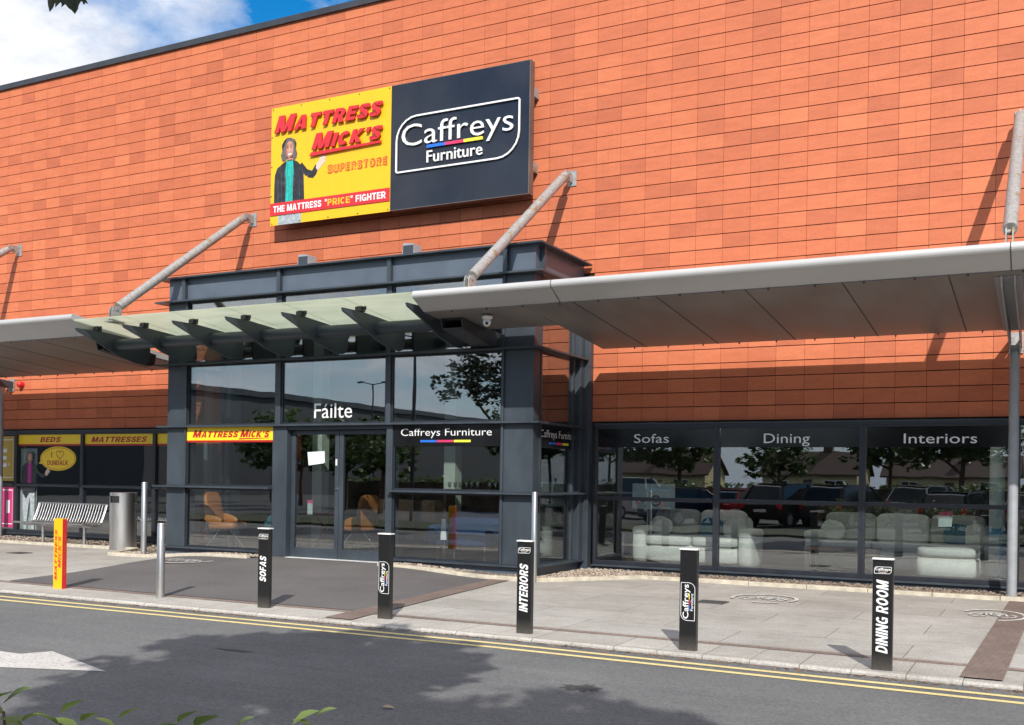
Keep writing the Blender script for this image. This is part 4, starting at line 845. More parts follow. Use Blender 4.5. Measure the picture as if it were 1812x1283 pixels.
# tie struts from the wall to the canopy edge
def strut(par, x):
    m_ = MB(); a = Vector((x, -0.27, 7.29)); c = Vector((x, -3.79, 4.74)); d = (c-a).normalized()
    m_.tube(a+d*0.10, c-d*0.09, .085, 20); s_ = m_.build('tie_strut', M['galv'], par)
    m_ = MB(); m_.box(x-.014, x+.014, -.30, -.02, 7.19, 7.36); m_.box(x-.09, x+.09, -.022, -.006, 7.13, 7.42); m_.tube((x-.05, -.25, 7.29), (x+.05, -.25, 7.29), .035, 12)
    m_.prism([(a.y+.02, 7.36), (a.y+.02, 7.24), (a.y-.16, 7.12), (a.y-.16, 7.24)], X_, x+.02, x+.034); m_.prism([(a.y+.02, 7.36), (a.y+.02, 7.24), (a.y-.16, 7.12), (a.y-.16, 7.24)], X_, x-.034, x-.02)
    m_.build('bracket', M['galv'], s_)
    m_ = MB()
    for dx in (-.045, .03): m_.prism([(-3.72, 4.50), (-3.90, 4.50), (-3.90, 4.70), (-3.86, 4.78), (-3.78, 4.80), (-3.70, 4.80), (-3.66, 4.72)], X_, x+dx, x+dx+.015)
    m_.tube((x-.06, -3.80, 4.74), (x+.06, -3.80, 4.74), .03, 12); m_.box(x-.11, x+.11, -3.95, -3.65, 4.485, 4.505); m_.build('foot_lug', M['galv'], s_)
for x in (-0.478, 7.05): strut(CR, x)
for x in (-8.145, -15.81): strut(CL, x)
# frosted glass canopy over the doors
G = thing('glass_canopy', 'frosted glass canopy on dark tapered steel fins above the entrance doors', 'glass canopy', (-5.2, -3.0, 4.2)); WORLD.add(G.name)
FX = [-8.94+1.2417*i for i in range(7)]
def gz(y): return 4.545-(y+4.0)/1.85*0.185
for i in range(6):
    m_ = MB(); pr = [(-4.0, gz(-4.0)), (-2.14, gz(-2.14)), (-2.14, gz(-2.14)+.02), (-4.0, gz(-4.0)+.02)]
    m_.prism(pr, X_, FX[i]+.006 if i else FX[0]-.12, FX[i+1]-.006 if i < 5 else FX[6]+.06); m_.build('glass_panel', M['frost'], G)
m_ = MB(); m_.tube((FX[0]-.05, -3.03, 4.195), (FX[6]+.05, -3.03, 4.195), .105, 22); m_.build('tube_beam', M['steel'], G)
FIN = [(-4.02, 4.40), (-3.985, 4.345), (-3.54, 4.20), (-3.20, 4.06), (-3.02, 3.985), (-2.55, 3.885), (-2.32, 3.885), (-2.22, 3.93), (-2.18, 4.02), (-2.18, 4.30), (-2.75, 4.365), (-3.46, 4.41)]
for x in FX:
    m_ = MB(); m_.prism(FIN, X_, x-.02, x+.02); f = m_.build('fin', M['steel'], G, bevel=0.004)
    m_ = MB(); m_.prism([(-3.43, 4.412), (-3.57, 4.412), (-3.545, 4.495), (-3.455, 4.495)], X_, x-.05, x+.05)
    for dx in (-.09, .09): m_.tube((x+dx, -3.5, 4.435), (x+dx, -3.5, gz(-3.5)-.002), .022, 10); m_.tube((x, -3.5, 4.47), (x+dx, -3.5, 4.455), .016, 8)
    m_.build('glass_clamp', M['steel_dark'], f)
# ================================================================== shop signs on the wall
def logo(mb, pl, r, k0, k1, mi=(0, 1, 2, 3), fw=None, off=-0.006):
    """the framed two-line logo fills rectangle r of plane pl"""
    u0, v0, u1, v1 = r; W_ = (u1-u0)*pl.w; H_ = (v1-v0)*pl.h
    U = lambda a: u0+(u1-u0)*a
    Vv = lambda a: v0+(v1-v0)*a
    q = round_rect(0, 0, 1, 1, (0.015, 0.17, 0.015, 0.17), W_/H_)
    stroke(mb, pl, [(U(a), Vv(b_)) for a, b_ in q], fw or W_*0.012, k0, k1, mi[0], True)
    put(mb, pl, glyphs('Caffreys', 0, off), (U(.045), Vv(.46), U(.955), Vv(.88)), k0, k1, mi[0], 0.73)
    put(mb, pl, glyphs('Furniture', 0, 0.004), (U(.26), Vv(.11), U(.715), Vv(.335)), k0, k1, mi[0], 0.73)
    for i in range(3): poly(mb, pl, [(U(.26+.152*i), Vv(.375)), (U(.26+.152*(i+1)), Vv(.375)), (U(.26+.152*(i+1)), Vv(.43)), (U(.26+.152*i), Vv(.43))], k0, k1, mi[1+i])
SGY = -0.35
Y_L, Y_R, SZ0, SZ1, SM = -7.385, -1.20, 6.99, 9.50, -4.315
T1 = thing('shop_sign', 'yellow printed wall sign with red slanted lettering and a man in a dark jacket', 'sign', ((Y_L+SM)/2, -0.2, SZ0)); WORLD.add(T1.name)
m_ = MB(); m_.box(Y_L, SM-.004, SGY, SGY+.02, SZ0, SZ1, 0); pn = m_.build('panel', M['yellow'], T1)
m_ = MB(); m_.box(Y_L+.06, SM-.06, SGY+.021, -0.16, SZ0+.06, SZ1-.06); m_.build('backing_frame', M['post'], T1)
for x in (Y_L+.5, SM-.5):
    for z in (SZ0+.5, SZ1-.5): m_ = MB(); m_.box(x-.04, x+.04, -.159, -.006, z-.06, z+.06); m_.build('wall_bracket', M['galv'], T1)
pl = Plane((Y_L, SGY, SZ0), (1, 0, 0), (0, 0, 1), SM-.004-Y_L, SZ1-SZ0)
printed_man('printed_figure', Plane((Y_L+.06, SGY, SZ0), (1, 0, 0), (0, 0, 1), 1.24, 1.83), 0.001, T1, 'teal')
m_ = MB()
put(m_, pl, block([('M', 1.22), ('ATTRESS', 1.0)], 0.26, .25), (.040, .775, .945, .915), 0.035, 0.065)
put(m_, pl, block([('M', 1.2), ("ICK'S", 1.0)], 0.26, .25), (.365, .585, .945, .715), 0.035, 0.065)
poly(m_, pl, [(.345, .535), (.93, .555), (.94, .572), (.36, .565)], 0.035, 0.055)
m_.build('raised_lettering', M['red'], T1)
m_ = MB(); poly(m_, pl, [(0.001, .082), (.999, .082), (.999, .188), (0.001, .188)], 0.014, 0.0165); m_.build('red_band', M['red'], T1)
m_ = MB(); put(m_, pl, block('THE MATTRESS', 0, .2), (.03, .108, .445, .163), 0.017, 0.0185); m_.build('slogan', M['white'], T1); m_ = MB(); put(m_, pl, block('"', 0, .2), (.475, .145, .492, .165), 0.017, 0.0185); put(m_, pl, block('"', 0, .2), (.688, .145, .705, .165), 0.017, 0.0185); put(m_, pl, block('FIGHTER', 0, .2), (.73, .108, .97, .163), 0.017, 0.0185)
put(m_, pl, block('PRICE', 0, .2), (.498, .108, .682, .163), 0.017, 0.0185, 1); m_.build('slogan', [M['white'], M['yellow']], T1)
m_ = MB(); put(m_, pl, block('SUPERSTORE', 0, .2, .22, .16), (.490, .370, .975, .446), 0.003, 0.0045, 0); put(m_, pl, block('SUPERSTORE', 0, .2, .22, -.10), (.500, .382, .965, .434), 0.006, 0.0075, 1); m_.build('outlined_lettering', [M['orangeline'], M['yellow']], T1)
m_ = MB()
for a in lin(.015, .985, 4): 
    for v in (.015, .985): m_.tube(pl.P(a, v, 0), pl.P(a, v, .008), .014, 8)
for v in (.25, .5, .75): m_.tube(pl.P(.008, v, 0), pl.P(.008, v, .008), .014, 8)
m_.build('screw', M['steel_dark'], T1)
T2 = thing('shop_sign', 'black gloss wall sign with white framed logo and three colour bars', 'sign', ((Y_R+SM)/2, -0.2, SZ0)); WORLD.add(T2.name)
m_ = MB(); m_.box(SM+.004, Y_R-.02, SGY-.005, SGY+.02, SZ0+.012, SZ1-.012); m_.build('panel', M['signblack'], T2)
m_ = MB(); m_.box(Y_R-.0195, Y_R, SGY-.012, -.19, SZ0, SZ1); m_.box(SM+.004, Y_R-.02, SGY-.008, -.19, SZ0, SZ0+.0115); m_.box(SM+.004, Y_R-.02, SGY-.008, -.19, SZ1-.0115, SZ1); m_.box(SM+.01, Y_R-.03, SGY+.021, -.20, SZ0+.02, SZ1-.02); m_.build('metal_edge', M['edge'], T2)
for x in (SM+.5, Y_R+.05):
    for z in (SZ0+.55, SZ1-.55): m_ = MB(); m_.box(x-.13, x-.045, -.19, -.006, z-.09, z+.09); m_.build('wall_bracket', M['galv'], T2)
pl = Plane((SM+.004, SGY-.005, SZ0), (1, 0, 0), (0, 0, 1), Y_R-.02-SM, SZ1-SZ0); m_ = MB(); logo(m_, pl, (.05, .293, .937, .722), 0.02, 0.045, (0, 1, 2, 3), 0.032); m_.build('raised_logo', [M['white'], M['blue'], M['pink'], M['lemon']], T2)
# small fittings
for i, x in enumerate((-5.67, -3.20)):
    t_ = thing('floodlight', 'grey box floodlight on the porch roof under the yellow sign' if i == 0 else 'grey box floodlight on the porch roof under the black sign', 'floodlight', (x, -1.25, 5.63), 'floodlights on the porch roof')
    m_ = MB(); m_.prism([(-.17, .03), (.17, .03), (.10, .40), (-.13, .42)], lambda u, v, w: (u, w, v), -.10, .16); o = m_.build('lamp_body', M['post'], t_, bevel=0.01)
    m_ = MB(); m_.box(-.12, .10, -.115, -.101, .08, .37); m_.build('visor', M['steel'], t_); m_ = MB(); m_.box(-.10, .10, -.06, .12, 0.0, .029); m_.build('foot', M['steel_dark'], t_)
t_ = thing('security_camera', 'small white dome camera under the right canopy beside the doors', 'camera', (-0.42, -3.32, 4.235))
m_ = MB(); m_.lathe([(.0, 0), (.085, 0), (.085, -.03), (.075, -.055), (.05, -.06)], (0, 0, 0), 20); m_.build('mount', M['white'], t_)
m_ = MB(); m_.ball((0, -.01, -.105), .066, (1, 1, 1.1), 16); h_ = m_.build('camera_head', M['white'], t_); m_ = MB(); m_.tube((.03, -.07, -.13), (.038, -.085, -.138), .024, 12); m_.build('lens', M['dark'], h_)
t_ = thing('alarm_beacon', 'small red alarm beacon on the tiles beside the left canopy bracket', 'beacon', (-15.62, -.005, 3.86))
m_ = MB(); m_.tube((0, 0, 0), (0, -.05, 0), .075, 18); m_.build('base', M['red'], t_); m_ = MB(); m_.ball((0, -.09, 0), .075, (1, 1, 1), 14); m_.build('dome', M['red'], t_)
# ================================================================== bollards, bench, bin
def bolbody(mb, w=.175, d=.075, h=.985):
    q = [(-w/2+.008, -d/2), (w/2-.008, -d/2), (w/2, -d/2+.008), (w/2, d/2-.01), (w/2-.01, d/2), (-w/2+.01, d/2), (-w/2, d/2-.01), (-w/2, -d/2+.008)]
    mb.prism(q, Z_, 0, h)
def bolcap(mb, w=.175, d=.075, h=.985):
    n = 10; q = [(-w/2-.004+(w+.008)*i/n, -d/2-.006-.014*math.sin(math.pi*i/n)) for i in range(n+1)]+[(w/2+.004, d/2+.005), (-w/2-.004, d/2+.005)]
    mb.prism(q, Z_, h+.0005, h+.014)
def bollard(loc, label, text=None, trange=None, biglogo=None):
    t_ = thing('bollard_cover', label, 'bollard', loc, 'square bollard covers along the kerb')
    m_ = MB(); bolbody(m_); m_.build('sleeve', M['black'], t_, bevel=0.003); m_ = MB(); bolcap(m_); m_.build('cap', M['capmetal'], t_)
    pv = Plane((.0875, -.0375, 0), (0, 0, 1), (-1, 0, 0), 0.985, .175)      # text climbs the face
    ph = Plane((-.0875, -.0375, 0), (1, 0, 0), (0, 0, 1), .175, 0.985)
    ms = [M['whitelet'], M['blue'], M['pink'], M['lemon']]; m_ = MB()
    if biglogo: logo(m_, pv, (biglogo[0], .10, biglogo[1], .90), 0.0004, 0.0016, (0, 1, 2, 3), .005, 0.01)
    else:
        logo(m_, ph, (.09, .875, .91, .935), 0.0004, 0.0016, (0, 1, 2, 3), .004, 0.02)
        put(m_, pv, block(text, 0.2, .2), (trange[0], .22, trange[1], .80), 0.0004, 0.0016)
    m_.build('lettering', ms, t_); return t_
bollard((-1.183, -7.60, 0), 'black square bollard with a short upright word, in front of the left porch bay', 'SOFAS', (.335, .66))
bollard((.628, -7.60, 0), 'black square bollard with framed sideways logo, in front of the entrance doors', None, None, (.30, .675))
bollard((2.532, -7.75, 0), 'black square bollard with a long slanted word, in front of the right porch column', 'INTERIORS', (.235, .76))
bollard((4.395, -7.88, 0), 'black square bollard with framed sideways logo, in front of the sofa window', None, None, (.30, .675))
bollard((6.22, -7.99, 0), 'black square bollard with two slanted words, at the right end of the row', 'DINING ROOM', (.155, .82))
t_ = thing('bollard_cover', 'yellow square bollard with red sides and red lettering, left end of the row', 'bollard', (-5.0, -7.52, 0), 'square bollard covers along the kerb')
m_ = MB(); bolbody(m_, .185, .075, .99); m_.build('sleeve', M['yellow'], t_); m_ = MB(); m_.box(.0926, .0946, -.0375, .0375, 0, .99); m_.build('side_panel', M['red'], t_)
m_ = MB(); m_.box(-.0925, .0945, -.0375, .0375, .9905, .998); m_.build('cap', M['yellow'], t_)
pv = Plane((.0925, -.0375, 0), (0, 0, 1), (-1, 0, 0), .99, .185); m_ = MB(); put(m_, pv, block('MATTRESS', .2, .22), (.12, .56, .85, .82), .0004, .0016); put(m_, pv, block("MICK'S", .2, .22), (.30, .16, .76, .44), .0004, .0016); poly(m_, pv, [(.30, .09), (.62, .09), (.62, .115), (.30, .115)], .0004, .0016); m_.build('lettering', M['red'], t_)
pv = Plane((.0946, .0375, 0), (0, 0, 1), (0, -1, 0), .99, .075); m_ = MB(); put(m_, pv, block('MATTRESS', .0, .17), (.20, .30, .80, .68), .0004, .0016); m_.build('side_lettering', M['orangeline'], t_)
def steelpost(loc, h, r, label):
    t_ = thing('steel_bollard', label, 'bollard', loc, 'round stainless bollards'); m_ = MB(); m_.lathe([(r, 0), (r, h-.012), (r-.004, h-.003), (r-.012, h), (0, h+.002)], (0, 0, 0), 24); m_.build('tube', M['inox'], t_)
    m_ = MB(); m_.lathe([(r+.0006, h-.035), (r+.0006, h-.031)], (0, 0, 0), 24); m_.build('cap_seam', M['steel_dark'], t_)
steelpost((-3.04, -7.52, 0), .995, .054, 'short round stainless bollard by the kerb, next to the yellow one')
steelpost((-8.62, -2.56, 0), 1.49, .058, 'tall round stainless bollard at the left corner of the porch, beside the litter bin')
steelpost((0.16, -2.70, 0), 1.46, .050, 'tall round stainless bollard at the right porch corner, behind a black one')
t_ = thing('bench', 'stainless steel slatted bench in front of the left shop windows', 'bench', (-12.3, -1.48, 0))
m_ = MB(); L0, L1 = -1.22, 1.02
SP = [(-.33, .515), (-.31, .528), (-.15, .50), (.02, .475), (.13, .485), (.20, .54), (.25, .64), (.31, .80), (.355, .94)]
for i in range(25):
    x = L0+(L1-L0)*(i+.5)/25; m_.path([(x, y, z) for y, z in SP[:6]], .0125, 8, 0, False)
st = m_.build('seat', M['inox2'], t_)
m_ = MB()
for i in range(25): x = L0+(L1-L0)*(i+.5)/25; m_.path([(x, y, z) for y, z in SP[5:]], .0125, 8, 0, False)
m_.tube((L0, .355, .945), (L1, .355, .945), .018, 10); m_.build('backrest', M['inox2'], t_)
m_ = MB(); m_.tube((L0-.03, -.33, .515), (L1+.02, -.33, .515), .022, 12); m_.tube((L0, -.05, .455), (L1, -.05, .455), .02, 10); m_.build('seat_rail', M['inox2'], t_)
for x in (L0, L1): m_ = MB(); m_.path([(x, y, z) for y, z in SP], .021, 10); m_.build('side_frame', M['inox2'], t_)
for x in (-.637, .71): m_ = MB(); m_.tube((x, 0, 0), (x, 0, .47), .033, 16); g_ = m_.build('leg', M['inox'], t_); m_ = MB(); m_.tube((x, -.31, .50), (x, .12, .46), .02, 10); m_.build('cradle', M['inox2'], g_)
t_ = thing('litter_bin', 'round stainless steel litter bin beside the bench', 'litter bin', (-10.42, -1.45, 0))
m_ = MB(); R_ = .285; n = 48; zz = [0.0, 1.02, 1.17, 1.235]; vs = []; fs = []
for z in zz:
    for j in range(n): th = 2*math.pi*j/n; vs.append((R_*math.cos(th), R_*math.sin(th), z))
hole = lambda j: 33 <= j < 40
for i in range(3):
    for j in range(n):
        if i == 1 and hole(j): continue
        fs.append((i*n+j, i*n+(j+1) % n, (i+1)*n+(j+1) % n, (i+1)*n+j))
m_.add(vs, fs, 0, True); m_.lathe([(R_, 1.235), (R_-.012, 1.24), (0, 1.24)], (0, 0, 0), n); m_.lathe([(R_+.003, 0), (R_+.003, .05)], (0, 0, 0), n); bb = m_.build('bin_shell', M['inox'], t_)
m_ = MB(); m_.lathe([(R_-.02, .6), (R_-.02, 1.22)], (0, 0, 0), 32); m_.build('liner', M['dark'], t_)
m_ = MB(); k = [(R_+.002)*1.0]*8
vs = []
for a in range(33, 41):
    th = 2*math.pi*a/n
    for z in (1.165, 1.172, 1.02, 1.013): vs.append(((R_+.004)*math.cos(th), (R_+.004)*math.sin(th), z))
m_.add(vs, [(4*i+p, 4*i+4+p, 4*i+5+p, 4*i+1+p) for i in range(7) for p in (0, 2)]); m_.build('slot_rim', M['inox2'], t_)
# ================================================================== furniture seen through the glass
FZ = 0.10
def sofa(name, label, loc, width, chaise=False):
    t_ = thing(name, label, 'sofa', loc); w = width/2; q = lambda ax, a: Quaternion(ax, a)
    m_ = MB(); m_.pillow((0, 0, .24), w-.16, .42, .17, None, 0, 10, 7); m_.build('base', M['fabric'], t_)
    for s in (-1, 1):
        m_ = MB(); m_.pillow((s*(w-.13), -.02, .36), .14, .46, .34, None, 0, 10, 5); m_.pillow((s*(w-.13), -.02, .63), .165, .475, .09, None, 0, 12, 4); m_.build('armrest', M['fabric'], t_)
    m_ = MB(); m_.pillow((0, .36, .55), w-.18, .13, .42, None, 0, 10, 6); m_.build('back', M['fabric'], t_)
    nn = max(2, round((width-.5)/.85)); cw = (width-.5)/nn
    for i in range(nn):
        x = -w+.25+cw*(i+.5); m_ = MB(); m_.pillow((x, -.06, .47), cw/2-.004, .40, .085, None, 0, 14, 9); m_.build('seat_cushion', M['fabric'], t_)
        m_ = MB(); m_.pillow((x, .20, .77), cw/2-.006, .12, .27, q((1, 0, 0), -.2), 0, 14, 6); m_.build('back_cushion', M['cushiong'] if i % 2 == 0 else M['fabric'], t_)
    for i, (x, mt_, a) in enumerate(((-w+.42, 'fabric', .35), (w-.42, 'fabric', -.3), (w-.85 if not chaise else w-.7, 'cushblue', .12))):
        m_ = MB(); m_.pillow((x, -.02, .70), .22, .08, .20, q((1, 0, 0), -.35) @ q((0, 1, 0), a), 0, 10, 3); m_.build('scatter_cushion', M[mt_], t_)
    if chaise:
        m_ = MB(); m_.pillow((w-.75, -.75, .23), .48, .75, .17, None, 0, 10, 7); m_.build('chaise_base', M['fabric'], t_); m_ = MB(); m_.pillow((w-.75, -.75, .47), .48, .75, .085, None, 0, 10, 5); m_.build('chaise_cushion', M['fabric'], t_)
    return t_
sofa('sofa', 'cream loveseat with a blue cushion behind the sofa window', (1.72, 1.0, FZ), 2.25)
sofa('sofa', 'long cream corner sofa with chaise behind the two right windows', (5.2, 1.75, FZ), 3.2, True)
def side_chair(label, loc, rz, mt_):
    """upholstered dining chair facing its own +X"""
    t_ = thing('dining_chair', label, 'chair', loc); q = Quaternion((0, 1, 0), -.20)
    m_ = MB(); m_.pillow((.06, 0, .50), .33, .30, .075, Quaternion((0, 1, 0), -.04), 0, 10, 5); m_.build('seat', M[mt_], t_)
    m_ = MB(); m_.pillow((-.29, 0, .84), .055, .27, .36, q, 0, 10, 4); m_.build('backrest', M[mt_], t_)
    for s in (-1, 1): m_ = MB(); m_.pillow((-.10, s*.27, .62), .22, .035, .10, Quaternion((0, 1, 0), .25), 0, 8, 3); m_.build('armrest', M[mt_], t_)
    for a, b in ((1, 1), (1, -1), (-1, 1), (-1, -1)): m_ = MB(); m_.tube((a*.06, b*.06, .43), (a*.33, b*.27, 0), .012, 8); m_.build('leg', M['chrome'], t_)
    t_.rotation_euler = (0, 0, rz); return t_
side_chair('tan leather dining chair behind the left bay of the porch', (-7.72, -1.22, FZ+.005), .12, 'tan')
side_chair('tan leather dining chair behind the right door leaf', (-5.3, .1, FZ), 2.9, 'tan')
side_chair('teal velvet dining chair beside the dark red table', (-6.95, -.35, FZ), 2.6, 'tealf')
t_ = thing('dining_table', 'dark red table with crossed legs between the tan and teal chairs', 'table', (-7.0, .55, FZ)); m_ = MB(); m_.box(-.8, .8, -.45, .45, .72, .76); m_.build('table_top', M['maroon'], t_, bevel=.006)
for s in (-.5, .5):
    for a in (-1, 1): m_ = MB(); m_.tube((s, a*.35, 0), (s, -a*.30, .72), .03, 8); m_.build('leg', M['maroon'], t_)
t_ = thing('armchair', 'wide blue velvet armchair behind the right bay of the porch', 'armchair', (-2.15, -.75, FZ+.005)); m_ = MB(); m_.pillow((0, 0, .40), .62, .42, .12, None, 0, 10, 5); m_.build('seat', M['bluef'], t_)
m_ = MB(); m_.pillow((0, .36, .62), .64, .12, .30, None, 0, 10, 4); m_.build('backrest', M['bluef'], t_)
for s in (-1, 1): m_ = MB(); m_.pillow((s*.62, 0, .50), .11, .42, .18, None, 0, 8, 4); m_.build('armrest', M['bluef'], t_)
for x in (-.5, .5):
    for y in (-.3, .3): m_ = MB(); m_.tube((x, y, 0), (x, y, .3), .018, 8); m_.build('leg', M['chrome'], t_)
def stand(name, label, cat, loc, w, d, h, mt_, top='walnut'):
    t_ = thing(name, label, cat, loc); m_ = MB(); m_.box(-w/2, w/2, -d/2, d/2, h-.05, h); m_.build('table_top', M[top], t_, bevel=.006)
    for x in (-w/2+.05, w/2-.05):
        for y in (-d/2+.05, d/2-.05): m_ = MB(); m_.box(x-.03, x+.03, y-.03, y+.03, 0, h-.051); m_.build('leg', M[mt_], t_)
    return t_
stand('coffee_table', 'dark wooden coffee table in front of the corner sofa', 'table', (4.35, .85, FZ), 1.2, .6, .46, 'walnut')
stand('side_table', 'dark side table at the left edge of the sofa window', 'table', (.62, .9, FZ), .6, .5, .62, 'chrome')
t_ = thing('cabinet', 'dark wooden sideboard far inside behind the entrance doors', 'cabinet', (-5.6, 2.6, FZ)); m_ = MB(); m_.box(-.75, .75, -.22, .22, .12, 1.05); m_.build('carcass', M['walnut'], t_, bevel=.008)
for x in (-.49, 0, .49): m_ = MB(); m_.box(x-.235, x+.235, -.24, -.221, .16, 1.0); d_ = m_.build('door', M['walnut'], t_, bevel=.005); m_ = MB(); m_.tube((x+.18, -.26, .55), (x+.18, -.26, .68), .008, 8); m_.build('handle', M['chrome'], d_)
m_ = MB(); m_.box(-.7, .7, -.18, .18, 0, .119); m_.build('plinth', M['dark'], t_)
t_ = thing('display_shelf', 'dark display shelf holding rows of glassware behind the right bay of the porch', 'shelf', (-2.3, .35, FZ)); m_ = MB(); m_.box(-1.0, 1.0, -.2, .2, 1.24, 1.28); m_.build('board', M['walnut'], t_)
for x in (-.95, .95): m_ = MB(); m_.box(x-.03, x+.03, -.18, .18, 0, 1.239); m_.build('upright', M['walnut'], t_)
for i in range(15):
    x = -3.22+.13*i+(.14 if i > 5 else 0)+(.1 if i > 10 else 0); m_ = MB(); m_.lathe([(.0, 0), (.028, 0), (.028, .004), (.005, .01), (.005, .09), (.03, .11), (.035, .17), (.03, .20)], (0, 0, 0), 12)
    o = m_.build('wine_glass', M['glassware'], None); o.location = (x, .30, FZ+1.281); tag(o, 'wine glass standing in a row on the dark shelf behind the porch glass', 'glass', 'wine glasses on the display shelf')
t_ = thing('price_stand', 'small white price stand in front of the blue armchair', 'price stand', (-2.35, -1.35, FZ+.005)); m_ = MB(); m_.prism([(-.06, .42), (.06, .42), (.04, .80), (-.04, .80)], lambda u, v, w: (u, w, v), -.01, .01); m_.build('card', M['white'], t_); m_ = MB(); m_.tube((0, 0.02, 0), (0, 0.02, .6), .008, 8); m_.lathe([(0, .01), (.1, .01), (.1, 0)], (0, .02, 0), 16); m_.build('stem', M['chrome'], t_)
t_ = thing('wall_picture', 'grey framed picture board standing behind the loveseat window', 'picture', (.85, 1.0, 1.25)); m_ = MB(); m_.box(-.42, .42, -.012, .012, -.12, .36); m_.build('board', M['palecol'], t_)
m_ = MB(); pp = Plane((-.42, -.0125, -.12), (1, 0, 0), (0, 0, 1)); put(m_, pp, glyphs('REP', 0, 0, 1.5), (.06, .10, .36, .18), 0, .002); stroke(m_, pp, [(.47+.09*math.cos(i*.3), .16+.09*math.sin(i*.3)) for i in range(21)], .03, 0, .002, 0, True); put(m_, pp, glyphs('R', 0, .02), (.44, .12, .50, .20), 0, .002); m_.build('lettering', M['dark'], t_)
m_ = MB(); m_.tube((-.3, .03, -1.15), (-.3, .03, .3), .01, 6); m_.tube((.3, .03, -1.15), (.3, .03, .3), .01, 6); m_.build('stand', M['dark'], t_)
# ================================================================== trees and hedge on the near side
def leaf_cards(mb, c, r, n, size, rng, flat=0.8, mi=0):
    for _ in range(n):
        while True:
            p = Vector((rng.uniform(-1, 1), rng.uniform(-1, 1), rng.uniform(-1, 1)))
            if 0.15 < p.length < 1: break
        p = Vector((c[0]+p.x*r[0], c[1]+p.y*r[1], c[2]+p.z*r[2])); s = size*rng.uniform(.6, 1.3)
        a = Vector((rng.gauss(0, 1), rng.gauss(0, 1), rng.gauss(0, .5))).normalized(); nn = Vector((rng.gauss(0, .6), rng.gauss(0, .6), 1)).normalized(); b_ = nn.cross(a)
        if b_.length < .1: continue
        b_.normalize(); a = b_.cross(nn).normalized()
        mb.add([p-a*s*.6, p-a*s*.1+b_*s*.42, p+a*s*.7, p-a*s*.1-b_*s*.42], [(0, 1, 2, 3)], mi)
def tree(name, label, base, height, lobes, mt_, size, dens, seed, trunk_r=.13, group=None, low=0.35):
    """lobes: (dx, dy, z, rx, ry, rz) clumps of crown"""
    rng = random.Random(seed); t_ = thing(name, label, 'tree', base, group); m_ = MB()
    top = Vector((0.1, 0, height*.55)); m_.tube((0, 0, -.1), tuple(top*.5), trunk_r, 10, trunk_r*.8); m_.tube(tuple(top*.5), tuple(top), trunk_r*.8, 10, trunk_r*.55)
    for dx, dy, z, rx, ry, rz in lobes:
        a = top*rng.uniform(.55, .95); c = Vector((dx, dy, z)); mid = a.lerp(c, .55)+Vector((0, 0, -.15*rz)); m_.tube(tuple(a), tuple(mid), trunk_r*.45, 7, trunk_r*.3); m_.tube(tuple(mid), tuple(c), trunk_r*.3, 6, trunk_r*.12)
        for _ in range(4): e_ = c+Vector((rng.uniform(-.7, .7)*rx, rng.uniform(-.7, .7)*ry, rng.uniform(-.5, .7)*rz)); m_.tube(tuple(mid.lerp(c, .6)), tuple(e_), trunk_r*.14, 5, trunk_r*.05)
    m_.build('trunk', M['bark'], t_); m_ = MB()
    for dx, dy, z, rx, ry, rz in lobes:
        k = max(4, int(dens*rx*ry*rz))
        for _ in range(k):
            while True:
                p = Vector((rng.uniform(-1, 1), rng.uniform(-1, 1), rng.uniform(-1, 1)))
                if p.length < 1 and p.length > rng.random()*.9: break
            cr_ = rng.uniform(.16, .34)*min(rx, ry, rz)*1.1; leaf_cards(m_, (dx+p.x*rx, dy+p.y*ry, z+p.z*rz), (cr_, cr_, cr_*.7), 16, size, rng)
    m_.build('crown', mt_, t_); return t_
T0 = tree('maple_tree', 'dark leaved maple overhanging the camera, one twig at the upper left', (8.2, -20.4, 0.04), 8.0,
     [(-3.1, 3.1, 5.4, 1.45, 1.4, .9), (-3.4, 2.1, 6.3, 1.2, 1.2, .8), (-2.8, 3.2, 6.2, 1.3, 1.1, .8), (3.1, 1.0, 6.3, 1.1, 1.0, .8), (4.0, 2.0, 5.8, 1.3, 1.1, .8), (-1.6, -.6, 7.2, 1.6, 1.5, 1.0), (1.2, -1.0, 7.4, 1.5, 1.5, 1.0)], M['leafdark'], .21, 60, 21, .16)
# the low twig of lobed leaves that hangs into view
def maple_leaf(mb, c, s, ax, nn):
    ax = Vector(ax).normalized(); nn = Vector(nn).normalized(); b_ = nn.cross(ax).normalized(); c = Vector(c); pts = []
    prof = [(0, 0), (.22, -.12), (.52, -.10), (.40, .10), (.62, .30), (.46, .34), (.56, .62), (.30, .52), (.20, .66), (.14, .84), (0, 1.05)]
    for u, v in prof+[(-u, v) for u, v in prof[-2:0:-1]]: pts.append(c+b_*u*s+ax*v*s+nn*(-.18*abs(u)*s))
    o = c+ax*.35*s; mb.add([o]+pts, [(0, i+1, (i+1) % len(pts)+1) for i in range(len(pts))], 0)
mb = MB(); tw = MB(); bx = Vector((8.2, -20.4, 0.04)); rg = random.Random(5)
for (x, y, z, s, ax) in ((4.475, -15.352, 3.345, .105, (-.35, .2, -.75)), (4.530, -15.320, 3.315, .085, (.1, .1, -1)), (4.505, -15.330, 3.33, .10, (.25, .1, -.7)), (4.598, -15.285, 3.36, .085, (.4, -.1, -.8)), (4.62, -15.27, 3.37, .10, (.5, .2, -.6)), (4.70, -15.3, 3.42, .10, (.5, .2, -.3)), (4.40, -15.4, 3.42, .10, (-.6, .2, -.2))):
    maple_leaf(mb, Vector((x, y, z))-bx, s, ax, (.3, -.8, .6)); tw.tube(tuple(Vector((x, y, z))-bx), tuple(Vector((4.56, -15.4, 3.48))-bx), .0025, 5)
